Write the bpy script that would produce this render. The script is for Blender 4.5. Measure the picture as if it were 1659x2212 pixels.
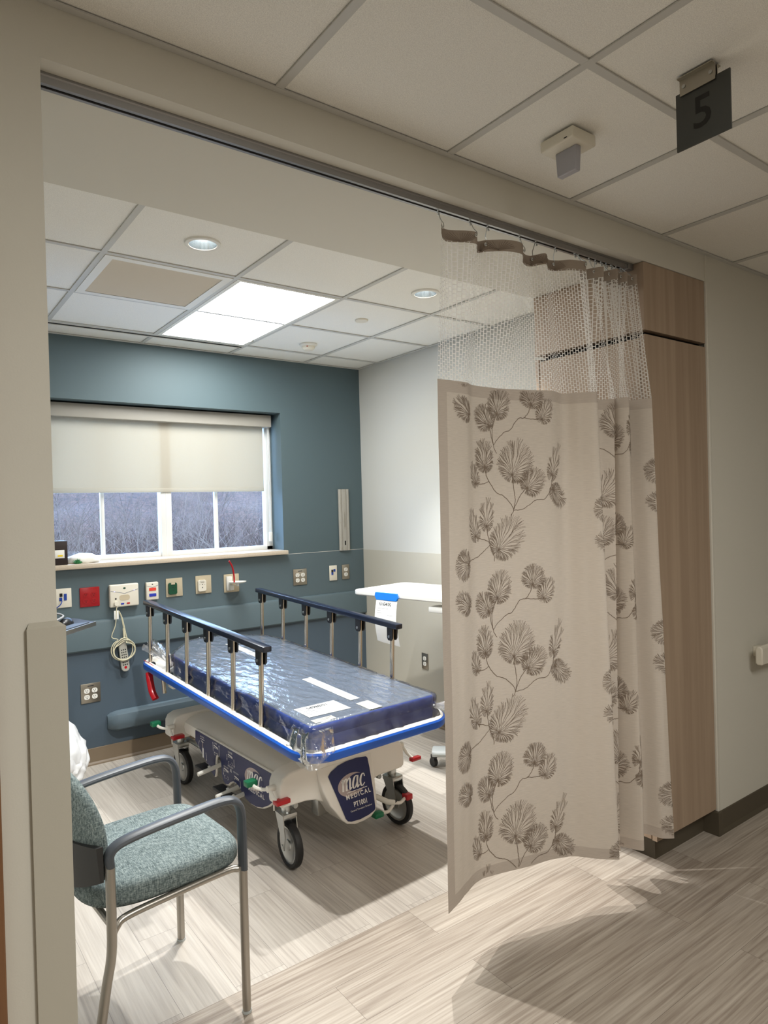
import bpy, bmesh, math, random
from mathutils import Vector, Matrix, noise
D = bpy.data
for _o in list(D.objects): D.objects.remove(_o)
COL = bpy.context.scene.collection
SC = bpy.context.scene
R = math.radians
# ------------------------------------------------------------------ camera, world, lights, exposure
cam = D.objects.new('camera', D.cameras.new('camera')); COL.objects.link(cam)
cam.data.sensor_fit = 'HORIZONTAL'; cam.data.sensor_width = 36.0
cam.data.lens = 1463.487 / 1659 * 36.0
cam.data.clip_start = .02; cam.data.clip_end = 200
def cam_pose(pos, yaw, pitch, roll):
    f = Vector((math.sin(-yaw)*math.cos(pitch), math.cos(yaw)*math.cos(pitch), math.sin(pitch)))
    r = Vector((math.cos(-yaw), -math.sin(-yaw), 0)); d = f.cross(r)
    c, s = math.cos(roll), math.sin(roll)
    r2 = c*r + s*d; d2 = -s*r + c*d
    m = Matrix.Identity(4)
    for i in range(3):
        m[i][0] = r2[i]; m[i][1] = -d2[i]; m[i][2] = -f[i]; m[i][3] = pos[i]
    return m
cam.matrix_world = cam_pose((-3.0904, -1.6274, 1.5625), -.6359, -.0068, .0272)
SC.camera = cam
SC.view_settings.view_transform = 'Standard'; SC.view_settings.look = 'None'
SC.view_settings.gamma = 1.0; SC.view_settings.use_curve_mapping = False
SC.view_settings.exposure = 1.0
try:
    SC.cycles.use_denoising = True; SC.cycles.max_bounces = 10; SC.cycles.transparent_max_bounces = 24
    SC.cycles.caustics_reflective = False; SC.cycles.caustics_refractive = False; SC.cycles.sample_clamp_indirect = 6
except Exception: pass
wd = D.worlds.new('sky'); SC.world = wd; wd.use_nodes = True
wb = wd.node_tree.nodes['Background']; wb.inputs[0].default_value = (.42, .64, 1.0, 1); wb.inputs[1].default_value = 4.8
TROFFER_EMIT = 12.6; HALL_FILL = 18.5; HALL_LEFT = 1.2; SPOT_W = 86.0
LAMP = (.985, 1.0, .985)

# ------------------------------------------------------------------ materials
def lin(c):
    c = c/255.0
    return c/12.92 if c <= .04045 else ((c+.055)/1.055)**2.4
def rgb(*c): return (lin(c[0]), lin(c[1]), lin(c[2]), 1)
def nd(m, t, **k):
    n = m.node_tree.nodes.new(t)
    for a, b in k.items(): setattr(n, a, b)
    return n
def lk(m, a, b): m.node_tree.links.new(a, b)
def mat(name, c, rough=.5, metal=0, spec=.5, grain=0, gscale=200, bump=0, bscale=300, trans=0, coat=0, emit=None, estr=0, stretch=None):
    m = D.materials.new(name); m.use_nodes = True
    b = m.node_tree.nodes['Principled BSDF']
    b.inputs['Base Color'].default_value = rgb(*c); b.inputs['Roughness'].default_value = rough
    b.inputs['Metallic'].default_value = metal; b.inputs['Specular IOR Level'].default_value = spec
    b.inputs['Transmission Weight'].default_value = trans; b.inputs['Coat Weight'].default_value = coat
    if emit: b.inputs['Emission Color'].default_value = rgb(*emit); b.inputs['Emission Strength'].default_value = estr
    tc = nd(m, 'ShaderNodeTexCoord')
    def nz(sc):
        n = nd(m, 'ShaderNodeTexNoise'); n.inputs['Scale'].default_value = sc; n.inputs['Detail'].default_value = 4
        if stretch:
            mp = nd(m, 'ShaderNodeMapping'); mp.inputs['Scale'].default_value = stretch
            lk(m, tc.outputs['Object'], mp.inputs[0]); lk(m, mp.outputs[0], n.inputs[0])
        else: lk(m, tc.outputs['Object'], n.inputs[0])
        return n
    if grain:
        n = nz(gscale); cr = nd(m, 'ShaderNodeValToRGB')
        a = rgb(*[max(0, x*(1-grain)) for x in c]); z = rgb(*[min(255, x*(1+grain)) for x in c])
        cr.color_ramp.elements[0].color = a; cr.color_ramp.elements[1].color = z
        cr.color_ramp.elements[0].position = .3; cr.color_ramp.elements[1].position = .7
        lk(m, n.outputs['Fac'], cr.inputs[0]); lk(m, cr.outputs[0], b.inputs['Base Color'])
    if bump:
        n = nz(bscale); bp = nd(m, 'ShaderNodeBump'); bp.inputs['Strength'].default_value = bump; bp.inputs['Distance'].default_value = .002
        lk(m, n.outputs['Fac'], bp.inputs['Height']); lk(m, bp.outputs[0], b.inputs['Normal'])
    return m
def emat(name, c, s):
    m = D.materials.new(name); m.use_nodes = True; nt = m.node_tree
    nt.nodes.remove(nt.nodes['Principled BSDF'])
    e = nd(m, 'ShaderNodeEmission'); e.inputs[0].default_value = (*c, 1); e.inputs[1].default_value = s
    lk(m, e.outputs[0], nt.nodes['Material Output'].inputs[0]); return m
def film(name, tint, gloss_rough, haze, hazecol, bump=.6, bscale=40, fmin=.06):
    "thin clear sheet: mostly transparent, some gloss, some haze"
    m = D.materials.new(name); m.use_nodes = True; nt = m.node_tree; nt.nodes.remove(nt.nodes['Principled BSDF'])
    tr = nd(m, 'ShaderNodeBsdfTransparent'); tr.inputs[0].default_value = (*tint, 1)
    gl = nd(m, 'ShaderNodeBsdfGlossy'); gl.inputs['Roughness'].default_value = gloss_rough
    df = nd(m, 'ShaderNodeBsdfDiffuse'); df.inputs[0].default_value = (*hazecol, 1)
    lw = nd(m, 'ShaderNodeFresnel'); lw.inputs[0].default_value = 1.45
    mr = nd(m, 'ShaderNodeMath', operation='MULTIPLY_ADD'); mr.inputs[1].default_value = 1.6; mr.inputs[2].default_value = fmin
    mr.use_clamp = True
    lk(m, lw.outputs[0], mr.inputs[0])
    m1 = nd(m, 'ShaderNodeMixShader'); m1.inputs[0].default_value = haze; lk(m, tr.outputs[0], m1.inputs[1]); lk(m, df.outputs[0], m1.inputs[2])
    m2 = nd(m, 'ShaderNodeMixShader'); lk(m, mr.outputs[0], m2.inputs[0]); lk(m, m1.outputs[0], m2.inputs[1]); lk(m, gl.outputs[0], m2.inputs[2])
    if bump:
        tc = nd(m, 'ShaderNodeTexCoord'); n = nd(m, 'ShaderNodeTexNoise'); n.inputs['Scale'].default_value = bscale; n.inputs['Detail'].default_value = 3; n.inputs['Distortion'].default_value = 1.2
        mp = nd(m, 'ShaderNodeMapping'); mp.inputs['Scale'].default_value = (1, .45, 1)
        lk(m, tc.outputs['Object'], mp.inputs[0]); lk(m, mp.outputs[0], n.inputs[0])
        bp = nd(m, 'ShaderNodeBump'); bp.inputs['Strength'].default_value = bump; bp.inputs['Distance'].default_value = .006
        lk(m, n.outputs['Fac'], bp.inputs['Height']); lk(m, bp.outputs[0], gl.inputs['Normal']); lk(m, bp.outputs[0], lw.inputs['Normal'])
    lk(m, m2.outputs[0], nt.nodes['Material Output'].inputs[0]); return m
def planks(name, c_dark, c_mid, c_light, along_y, width=.18, length=1.2, dark=1.0):
    m = D.materials.new(name); m.use_nodes = True; b = m.node_tree.nodes['Principled BSDF']
    tc = nd(m, 'ShaderNodeTexCoord'); mp = nd(m, 'ShaderNodeMapping')
    if along_y: mp.inputs['Rotation'].default_value = (0, 0, R(90))
    lk(m, tc.outputs['Object'], mp.inputs[0])
    br = nd(m, 'ShaderNodeTexBrick'); br.offset = .37; br.inputs['Scale'].default_value = 1
    br.inputs['Brick Width'].default_value = length; br.inputs['Row Height'].default_value = width
    br.inputs['Mortar Size'].default_value = .0006; br.inputs['Mortar Smooth'].default_value = .2
    br.inputs['Color1'].default_value = (0, 0, 0, 1); br.inputs['Color2'].default_value = (1, 1, 1, 1); br.inputs['Mortar'].default_value = (.3, .3, .3, 1)
    lk(m, mp.outputs[0], br.inputs[0])
    # streaks, shifted plank by plank
    ad = nd(m, 'ShaderNodeVectorMath', operation='MULTIPLY_ADD'); ad.inputs[1].default_value = (3.1, 5.7, 0)
    lk(m, br.outputs['Color'], ad.inputs[0]); lk(m, mp.outputs[0], ad.inputs[2])
    m2 = nd(m, 'ShaderNodeMapping'); m2.inputs['Scale'].default_value = (1.3, 38, 1); lk(m, ad.outputs[0], m2.inputs[0])
    n1 = nd(m, 'ShaderNodeTexNoise'); n1.inputs['Scale'].default_value = 1.6; n1.inputs['Detail'].default_value = 8; n1.inputs['Roughness'].default_value = .62; n1.inputs['Distortion'].default_value = .3
    lk(m, m2.outputs[0], n1.inputs[0])
    m3 = nd(m, 'ShaderNodeMapping'); m3.inputs['Scale'].default_value = (3, 110, 1); lk(m, ad.outputs[0], m3.inputs[0])
    n2 = nd(m, 'ShaderNodeTexNoise'); n2.inputs['Scale'].default_value = 1; n2.inputs['Detail'].default_value = 3; lk(m, m3.outputs[0], n2.inputs[0])
    mx = nd(m, 'ShaderNodeMath', operation='MULTIPLY_ADD'); mx.inputs[1].default_value = .35; lk(m, n2.outputs['Fac'], mx.inputs[0])
    s0 = nd(m, 'ShaderNodeMath', operation='MULTIPLY_ADD'); s0.inputs[1].default_value = .65; lk(m, n1.outputs['Fac'], s0.inputs[0]); lk(m, br.outputs['Color'], s0.inputs[2])
    s0.inputs[2].default_value = 0
    sc = nd(m, 'ShaderNodeMath', operation='MULTIPLY'); sc.inputs[1].default_value = .12; lk(m, br.outputs['Color'], sc.inputs[0])
    lk(m, sc.outputs[0], s0.inputs[2]); lk(m, s0.outputs[0], mx.inputs[2])
    cr = nd(m, 'ShaderNodeValToRGB'); e = cr.color_ramp.elements
    e[0].position = .40; e[0].color = rgb(*c_dark); e[1].position = .70; e[1].color = rgb(*c_light)
    k = e.new(.53); k.color = rgb(*c_mid); lk(m, mx.outputs[0], cr.inputs[0])
    mm = nd(m, 'ShaderNodeMix', data_type='RGBA'); mm.inputs[7].default_value = rgb(*[x*.72 for x in c_dark])
    lk(m, br.outputs['Fac'], mm.inputs[0]); lk(m, cr.outputs[0], mm.inputs[6]); lk(m, mm.outputs[2], b.inputs['Base Color'])
    b.inputs['Roughness'].default_value = .42; b.inputs['Specular IOR Level'].default_value = .35
    bp = nd(m, 'ShaderNodeBump'); bp.inputs['Strength'].default_value = .15; bp.inputs['Distance'].default_value = .001
    lk(m, mx.outputs[0], bp.inputs['Height']); lk(m, bp.outputs[0], b.inputs['Normal']); return m
def woodmat(name, a, b_, horiz=False):
    m = D.materials.new(name); m.use_nodes = True; b = m.node_tree.nodes['Principled BSDF']
    tc = nd(m, 'ShaderNodeTexCoord'); mp = nd(m, 'ShaderNodeMapping'); mp.inputs['Scale'].default_value = (22, 22, .9)
    lk(m, tc.outputs['Object'], mp.inputs[0]); n = nd(m, 'ShaderNodeTexNoise'); n.inputs['Scale'].default_value = 1.3; n.inputs['Detail'].default_value = 7
    lk(m, mp.outputs[0], n.inputs[0]); cr = nd(m, 'ShaderNodeValToRGB'); cr.color_ramp.elements[0].color = rgb(*a); cr.color_ramp.elements[1].color = rgb(*b_)
    cr.color_ramp.elements[0].position = .35; cr.color_ramp.elements[1].position = .68
    lk(m, n.outputs['Fac'], cr.inputs[0]); lk(m, cr.outputs[0], b.inputs['Base Color']); b.inputs['Roughness'].default_value = .45; return m
def tweed(name, a, b_, c_, s=1.0):
    m = D.materials.new(name); m.use_nodes = True; b = m.node_tree.nodes['Principled BSDF']
    tc = nd(m, 'ShaderNodeTexCoord'); outs = []
    for sc in ((55, 420, 420), (420, 55, 90)):
        mp = nd(m, 'ShaderNodeMapping'); mp.inputs['Scale'].default_value = tuple(x*s for x in sc); lk(m, tc.outputs['Object'], mp.inputs[0])
        n = nd(m, 'ShaderNodeTexNoise'); n.inputs['Scale'].default_value = 1; n.inputs['Detail'].default_value = 2; lk(m, mp.outputs[0], n.inputs[0]); outs.append(n)
    ad = nd(m, 'ShaderNodeMath', operation='ADD'); lk(m, outs[0].outputs['Fac'], ad.inputs[0]); lk(m, outs[1].outputs['Fac'], ad.inputs[1])
    hf = nd(m, 'ShaderNodeMath', operation='MULTIPLY'); hf.inputs[1].default_value = .5; lk(m, ad.outputs[0], hf.inputs[0])
    cr = nd(m, 'ShaderNodeValToRGB'); e = cr.color_ramp.elements; e[0].position = .36; e[0].color = rgb(*a); e[1].position = .64; e[1].color = rgb(*c_); k = e.new(.5); k.color = rgb(*b_)
    lk(m, hf.outputs[0], cr.inputs[0]); lk(m, cr.outputs[0], b.inputs['Base Color']); b.inputs['Roughness'].default_value = .9; b.inputs['Specular IOR Level'].default_value = .2
    bp = nd(m, 'ShaderNodeBump'); bp.inputs['Strength'].default_value = .35; bp.inputs['Distance'].default_value = .0012; lk(m, hf.outputs[0], bp.inputs['Height']); lk(m, bp.outputs[0], b.inputs['Normal']); return m
def cloth(name, c, transl=.25, weave=True):
    m = D.materials.new(name); m.use_nodes = True; nt = m.node_tree; nt.nodes.remove(nt.nodes['Principled BSDF'])
    d = nd(m, 'ShaderNodeBsdfDiffuse'); t = nd(m, 'ShaderNodeBsdfTranslucent'); mx = nd(m, 'ShaderNodeMixShader'); mx.inputs[0].default_value = transl
    col = rgb(*c)
    if weave:
        tc = nd(m, 'ShaderNodeTexCoord'); mp = nd(m, 'ShaderNodeMapping'); mp.inputs['Scale'].default_value = (30, 500, 1); lk(m, tc.outputs['UV'], mp.inputs[0])
        n = nd(m, 'ShaderNodeTexNoise'); n.inputs['Scale'].default_value = 1; n.inputs['Detail'].default_value = 3; lk(m, mp.outputs[0], n.inputs[0])
        cr = nd(m, 'ShaderNodeValToRGB'); cr.color_ramp.elements[0].color = rgb(*[x*.93 for x in c]); cr.color_ramp.elements[1].color = rgb(*[min(255, x*1.06) for x in c])
        lk(m, n.outputs['Fac'], cr.inputs[0]); lk(m, cr.outputs[0], d.inputs[0]); lk(m, cr.outputs[0], t.inputs[0])
    else:
        d.inputs[0].default_value = col; t.inputs[0].default_value = col
    lk(m, d.outputs[0], mx.inputs[1]); lk(m, t.outputs[0], mx.inputs[2]); lk(m, mx.outputs[0], nt.nodes['Material Output'].inputs[0]); return m
def netmat(name, c, cw, ch, line):
    m = D.materials.new(name); m.use_nodes = True; nt = m.node_tree; nt.nodes.remove(nt.nodes['Principled BSDF'])
    tc = nd(m, 'ShaderNodeTexCoord'); br = nd(m, 'ShaderNodeTexBrick'); br.offset = .5; br.inputs['Scale'].default_value = 1
    br.inputs['Brick Width'].default_value = ch; br.inputs['Row Height'].default_value = cw; br.inputs['Mortar Size'].default_value = line; br.inputs['Mortar Smooth'].default_value = 0
    sw = nd(m, 'ShaderNodeMapping'); sw.inputs['Rotation'].default_value = (0, 0, R(90)); lk(m, tc.outputs['UV'], sw.inputs[0]); lk(m, sw.outputs[0], br.inputs[0])
    tr = nd(m, 'ShaderNodeBsdfTransparent'); d = nd(m, 'ShaderNodeBsdfDiffuse'); d.inputs[0].default_value = rgb(*c); t = nd(m, 'ShaderNodeBsdfTranslucent'); t.inputs[0].default_value = rgb(*c)
    mx = nd(m, 'ShaderNodeMixShader'); mx.inputs[0].default_value = .4; lk(m, d.outputs[0], mx.inputs[1]); lk(m, t.outputs[0], mx.inputs[2])
    m2 = nd(m, 'ShaderNodeMixShader'); lk(m, br.outputs['Fac'], m2.inputs[0]); lk(m, tr.outputs[0], m2.inputs[1]); lk(m, mx.outputs[0], m2.inputs[2])
    lk(m, m2.outputs[0], nt.nodes['Material Output'].inputs[0]); return m

M = {}
M['greige'] = mat('greige paint', (215, 211, 199), .7, bump=.08, bscale=260)
M['wall_white'] = mat('white paint', (202, 201, 195), .7, bump=.06, bscale=260)
M['wainscot'] = mat('greige wall sheet', (190, 185, 171), .55, bump=.06, bscale=300)
M['blue'] = mat('blue grey paint', (80, 97, 102), .6, bump=.06, bscale=260)
M['bluesheet'] = mat('blue grey wall sheet', (86, 102, 108), .55)
M['bluelow'] = mat('darker blue grey lower wall', (74, 88, 100), .5)  # darker, bluer tone for the wall below the rail band
M['bumperslate'] = mat('slate bumper vinyl', (92, 108, 118), .4)
M['ceil'] = mat('mineral ceiling tile', (240, 238, 231), .9, grain=.06, gscale=420, bump=.25, bscale=380)
M['tbar'] = mat('ceiling grid steel', (200, 199, 194), .5)
M['white'] = mat('white plastic', (232, 230, 222), .4)
M['offwhite'] = mat('off white plastic', (226, 220, 204), .45)
M['moulded'] = mat('moulded white shell', (233, 229, 221), .38)
M['black'] = mat('black plastic', (18, 18, 20), .35)
M['rubber'] = mat('black rubber', (20, 20, 21), .55)
M['dark'] = mat('dark recess', (14, 12, 10), .8)
M['chrome'] = mat('champagne steel', (205, 195, 178), .18, metal=1)
M['steel'] = mat('brushed steel', (172, 166, 154), .35, metal=1, bump=.1, bscale=60)
M['zinc'] = mat('zinc plate', (190, 192, 190), .3, metal=1)
M['plate'] = mat('stainless plate', (165, 158, 145), .32, metal=.9)
M['chairmetal'] = mat('satin silver tube', (165, 160, 152), .32, metal=.85)
M['alu'] = mat('aluminium track', (150, 148, 146), .38, metal=.8)
M['navyrail'] = mat('anodised black rail', (18, 26, 44), .25, spec=.6)
M['bluebump'] = mat('blue bumper vinyl', (14, 82, 178), .3, spec=.55)
M['decalblue'] = mat('navy decal', (9, 24, 80), .4)
M['decalgrey'] = mat('decal warm grey', (176, 160, 158), .4)
M['decalwhite'] = mat('decal white', (235, 233, 230), .4)
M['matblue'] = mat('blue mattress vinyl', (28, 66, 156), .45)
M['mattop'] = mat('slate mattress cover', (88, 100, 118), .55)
M['plastic'] = film('clear wrap', (.97, .98, 1), .12, .03, (.8, .85, .9), .5, 34, .02)
M['plasticw'] = film('bunched wrap', (.97, .98, 1), .1, .16, (.88, .9, .93), .5, 40, .06)
M['paper'] = mat('white paper', (236, 236, 232), .8)
M['paperaged'] = mat('cream paper', (232, 228, 212), .8)
M['ink'] = mat('black ink', (40, 40, 42), .8)
M['inkgrey'] = mat('grey ink', (150, 150, 152), .8)
M['tape'] = mat('blue tape', (24, 128, 226), .55, bump=.3, bscale=60)
M['red'] = mat('red plastic', (176, 18, 30), .28)
M['redplate'] = mat('red outlet', (158, 16, 24), .3)
M['green'] = mat('green plastic', (8, 112, 74), .35)
M['greendark'] = mat('dark green fitting', (8, 70, 44), .35)
M['beigeplate'] = mat('beige plate', (196, 182, 154), .45)
M['bluejack'] = mat('blue jack', (22, 62, 150), .4)
M['orange'] = mat('red button', (228, 66, 48), .4)
M['bluebtn'] = mat('blue button', (34, 52, 168), .4)
M['cable'] = mat('cream cable', (204, 198, 170), .5)
M['yellow'] = mat('yellow label', (236, 204, 30), .5)
M['wood'] = woodmat('maple laminate', (160, 138, 117), (174, 152, 130))
M['woodbrown'] = woodmat('brown door edge', (112, 76, 48), (140, 98, 62))
M['base'] = mat('olive cove base', (82, 74, 60), .5)
M['basetan'] = mat('tan cove base', (128, 112, 92), .5)
M['floor'] = planks('room planks', (164, 155, 146), (186, 178, 168), (202, 195, 185), True)
M['hallfloor'] = planks('hall planks', (140, 127, 114), (169, 157, 144), (193, 183, 170), False)
M['signgrey'] = mat('charcoal sign', (64, 65, 62), .45)
M['signink'] = mat('sign black', (16, 14, 12), .5)
M['lens'] = mat('frosted lavender lens', (190, 189, 196), .4, trans=.25)
M['solid'] = mat('sill stone', (206, 191, 171), .4, grain=.03, gscale=150)
M['blind'] = cloth('blind fabric', (204, 198, 184), .36, False)
M['winframe'] = mat('white window frame', (226, 226, 222), .4)
M['cassette'] = mat('blind cassette', (168, 164, 155), .5)
M['curtain'] = cloth('curtain fabric', (208, 197, 184), .10)
M['print'] = cloth('curtain print', (140, 125, 111), .10, False)
M['hem'] = cloth('curtain hem', (192, 180, 168), .06)
M['net'] = netmat('curtain net', (238, 234, 228), .0125, .0165, .0014)
M['strip'] = cloth('header tape', (160, 146, 132), .05)
M['tweed'] = tweed('grey green tweed', (74, 85, 86), (114, 127, 128), (154, 165, 163))
M['arm'] = mat('grey arm plastic', (74, 79, 86), .42)
M['shell'] = mat('charcoal shell', (42, 42, 42), .5)
M['bag'] = mat('white bag film', (232, 234, 236), .35, bump=.5, bscale=25)
M['lightgrey'] = mat('light grey plastic', (190, 196, 196), .4)
M['tray'] = mat('table top inset', (226, 226, 214), .35)
M['glass'] = film('window glass', (.95, .97, 1), .02, .0, (1, 1, 1), 0, 1, 0)
M['bark'] = mat('pale bark', (94, 80, 70), .9, grain=.15, gscale=6)
M['twig'] = mat('brown twig', (66, 50, 42), .9)
M['hill'] = mat('winter hillside', (58, 40, 33), .95, grain=.5, gscale=5)
M['lampglow'] = emat('lamp glow', (1, .98, .94), 14)
M['lenslight'] = emat('troffer lens', LAMP, TROFFER_EMIT)
M['hallleft'] = emat('unseen hall panel lens left', (1, .985, .935), HALL_LEFT)
M['hallfill'] = emat('unseen hall panel lens', (1, .985, .935), HALL_FILL)
M['reflector'] = mat('downlight reflector', (214, 222, 226), .18, metal=.95)
M['vent'] = mat('vent grille', (226, 219, 206), .5)
M['handset'] = mat('handset grey', (170, 168, 158), .5)
M['plant'] = mat('green leaf', (60, 140, 84), .6)
M['darkbox'] = mat('dark brown box', (34, 20, 16), .5)
M['navy'] = mat('navy rug', (32, 34, 70), .6)
M['ledblue'] = emat('blue led', (.35, .35, 1), 1.6)

# ------------------------------------------------------------------ mesh builder
I4 = Matrix.Identity(4)
def frame(o, ex, ey, ez=None):
    ex = Vector(ex).normalized(); ey = Vector(ey).normalized(); ez = Vector(ez).normalized() if ez is not None else ex.cross(ey)
    m = Matrix.Identity(4)
    for i in range(3): m[i][0] = ex[i]; m[i][1] = ey[i]; m[i][2] = ez[i]; m[i][3] = o[i]
    return m
class MB:
    def __init__(s, F=I4): s.v = []; s.f = []; s.m = []; s.uv = {}; s.F = F
    def add(s, vs, fs, mi=0, T=None, uvs=None):
        k = len(s.v); X = s.F @ T if T is not None else s.F
        s.v += [tuple(X @ Vector(p)) for p in vs]
        for q, f in enumerate(fs):
            if uvs: s.uv[len(s.f)] = uvs[q]
            s.f.append(tuple(i+k for i in f)); s.m.append(mi)
        return s
    def bm(s, b, mi=0, T=None):
        b.verts.ensure_lookup_table(); b.verts.index_update()
        s.add([v.co.copy() for v in b.verts], [[v.index for v in f.verts] for f in b.faces], mi, T); b.free(); return s
    def box(s, lo, hi, mi=0, T=None):
        a, b = lo, hi
        vs = [(x, y, z) for x in (a[0], b[0]) for y in (a[1], b[1]) for z in (a[2], b[2])]
        return s.add(vs, [(0, 1, 3, 2), (4, 6, 7, 5), (0, 4, 5, 1), (2, 3, 7, 6), (0, 2, 6, 4), (1, 5, 7, 3)], mi, T)
    def rbox(s, lo, hi, r=.004, seg=2, mi=0, T=None):
        b = bmesh.new(); bmesh.ops.create_cube(b, size=1)
        c = [(lo[i]+hi[i])/2 for i in range(3)]; d = [abs(hi[i]-lo[i]) for i in range(3)]
        for v in b.verts: v.co = Vector([c[i]+v.co[i]*d[i] for i in range(3)])
        r = min(r, min(d)*.49)
        bmesh.ops.bevel(b, geom=b.edges[:], offset=r, segments=seg, affect='EDGES', profile=.5)
        return s.bm(b, mi, T)
    def tube(s, path, r, n=10, mi=0, closed=False, caps=True, flat=None, T=None):
        P = [Vector(p) for p in path]; N = len(P); rs = r if isinstance(r, (list, tuple)) else [r]*N
        vs = []; up = None
        for i in range(N):
            a = P[(i-1) % N] if (closed or i > 0) else P[i]; b = P[(i+1) % N] if (closed or i < N-1) else P[i]
            t = (b-a).normalized()
            if up is None:
                up = Vector((0, 0, 1)) if abs(t.z) < .9 else Vector((1, 0, 0))
            sd = t.cross(up).normalized(); up = sd.cross(t).normalized()
            for k in range(n):
                an = 2*math.pi*k/n; ca, sa = math.cos(an), math.sin(an)
                w, h = (rs[i], rs[i]) if flat is None else (flat[0], flat[1])
                vs.append(P[i]+sd*ca*w+up*sa*h)
        fs = []
        for i in range(N if closed else N-1):
            j = (i+1) % N
            for k in range(n): fs.append((i*n+k, i*n+(k+1) % n, j*n+(k+1) % n, j*n+k))
        if caps and not closed:
            fs.append(tuple(range(n))[::-1]); fs.append(tuple((N-1)*n+k for k in range(n)))
        return s.add(vs, fs, mi, T)
    def cyl(s, a, b, r, n=16, mi=0, r2=None, T=None):
        return s.tube([a, b], [r, r if r2 is None else r2], n, mi, T=T)
    def lathe(s, prof, n=24, mi=0, T=None, closed=False):
        vs = []; L = len(prof)
        for k in range(n):
            a = 2*math.pi*k/n
            for (r, z) in prof: vs.append((r*math.cos(a), r*math.sin(a), z))
        fs = []
        for k in range(n):
            j = (k+1) % n
            for i in range(L-1): fs.append((k*L+i, j*L+i, j*L+i+1, k*L+i+1))
        return s.add(vs, fs, mi, T)
    def prism(s, poly, d0, d1, mi=0, T=None, shear=None):
        "poly in local XY, extruded along local Z from d0 to d1"
        n = len(poly); vs = [(x, y, d0) for x, y in poly] + [(x, y, d1+(shear(x, y) if shear else 0)) for x, y in poly]
        ar = sum(poly[i][0]*poly[(i+1) % n][1]-poly[(i+1) % n][0]*poly[i][1] for i in range(n))
        fs = [tuple(range(n))[::-1], tuple(range(n, 2*n))] + [(i, (i+1) % n, n+(i+1) % n, n+i) for i in range(n)]
        if ar < 0: fs = [f[::-1] for f in fs]
        return s.add(vs, fs, mi, T)
    def ribbon(s, pts, w, mi=0, T=None, z=0):
        "flat line in local XY; w number or list"
        P = [Vector((p[0], p[1])) for p in pts]; n = len(P); ws = w if isinstance(w, (list, tuple)) else [w]*n; vs = []
        for i in range(n):
            t = (P[min(i+1, n-1)]-P[max(i-1, 0)]); t = t.normalized() if t.length > 1e-9 else Vector((1, 0)); q = Vector((-t.y, t.x))*ws[i]/2
            vs += [(P[i].x+q.x, P[i].y+q.y, z), (P[i].x-q.x, P[i].y-q.y, z)]
        return s.add(vs, [(2*i, 2*i+1, 2*i+3, 2*i+2) for i in range(n-1)], mi, T)
    def disc(s, c, rx, ry=None, n=28, mi=0, T=None, z=0, a0=0):
        ry = rx if ry is None else ry
        vs = [(c[0]+rx*math.cos(a)*math.cos(a0)-ry*math.sin(a)*math.sin(a0), c[1]+rx*math.cos(a)*math.sin(a0)+ry*math.sin(a)*math.cos(a0), z) for a in [2*math.pi*k/n for k in range(n)]]
        return s.add(vs, [tuple(range(n))], mi, T)
    def text(s, body, size, x, y, mi=0, T=None, z=0, shear=0, space=1, align='CENTER', ext=0, bold=0, sx=1):
        cu = D.curves.new('t', 'FONT'); cu.body = body; cu.size = size; cu.align_x = align; cu.align_y = 'CENTER'; cu.shear = shear; cu.space_character = space; cu.extrude = ext; cu.offset = bold; cu.resolution_u = 3
        o = D.objects.new('t', cu); COL.objects.link(o); bpy.context.view_layer.update()
        me = D.meshes.new_from_object(o.evaluated_get(bpy.context.evaluated_depsgraph_get()))
        s.add([(v.co.x*sx+x, v.co.y+y, v.co.z+z) for v in me.vertices], [tuple(p.vertices) for p in me.polygons], mi, T)
        D.objects.remove(o); D.curves.remove(cu); D.meshes.remove(me); return s
    def build(s, name, mats, parent=None, ang=35, bevel=0, flat=False):
        off = Vector((0, 0, 0)); p = parent
        while p is not None: off += p.location; p = p.parent
        if parent is None and s.v:
            xs = [v[0] for v in s.v]; ys = [v[1] for v in s.v]; zs = [v[2] for v in s.v]
            off = Vector(((min(xs)+max(xs))/2, (min(ys)+max(ys))/2, min(zs)))
        me = D.meshes.new(name); me.from_pydata([tuple(Vector(v)-off) for v in s.v], [], s.f)
        mats = mats if isinstance(mats, (list, tuple)) else [mats]
        for m in mats: me.materials.append(M[m] if isinstance(m, str) else m)
        for i, pl in enumerate(me.polygons): pl.material_index = min(s.m[i], len(mats)-1)
        if s.uv:
            ul = me.uv_layers.new(name='uv')
            for i, pl in enumerate(me.polygons):
                if i in s.uv:
                    for q, li in enumerate(pl.loop_indices): ul.data[li].uv = s.uv[i][q]
        me.validate(); me.update()
        if not flat:
            me.polygons.foreach_set('use_smooth', [True]*len(me.polygons))
            try: me.set_sharp_from_angle(angle=R(ang))
            except Exception: pass
        o = D.objects.new(name, me); COL.objects.link(o)
        if parent is not None: o.parent = parent
        else: o.location = off
        if bevel:
            b = o.modifiers.new('b', 'BEVEL'); b.width = bevel; b.segments = 3; b.limit_method = 'ANGLE'; b.angle_limit = R(50)
        return o
def thing(name, label, cat, loc, group=None):
    o = D.objects.new(name, None); COL.objects.link(o); o.location = loc; o.empty_display_size = .05
    o['label'] = label; o['category'] = cat
    if group: o['group'] = group
    return o
def tag(o, label, cat, group=None, kind=None):
    o['label'] = label; o['category'] = cat
    if group: o['group'] = group
    if kind: o['kind'] = kind
    return o
def struct(o, label=None):
    o['kind'] = 'structure'
    if label: o['label'] = label
    return o
def arc(cx, cy, r, a0, a1, n): return [(cx+r*math.cos(R(a0+(a1-a0)*i/n)), cy+r*math.sin(R(a0+(a1-a0)*i/n))) for i in range(n+1)]
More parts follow.
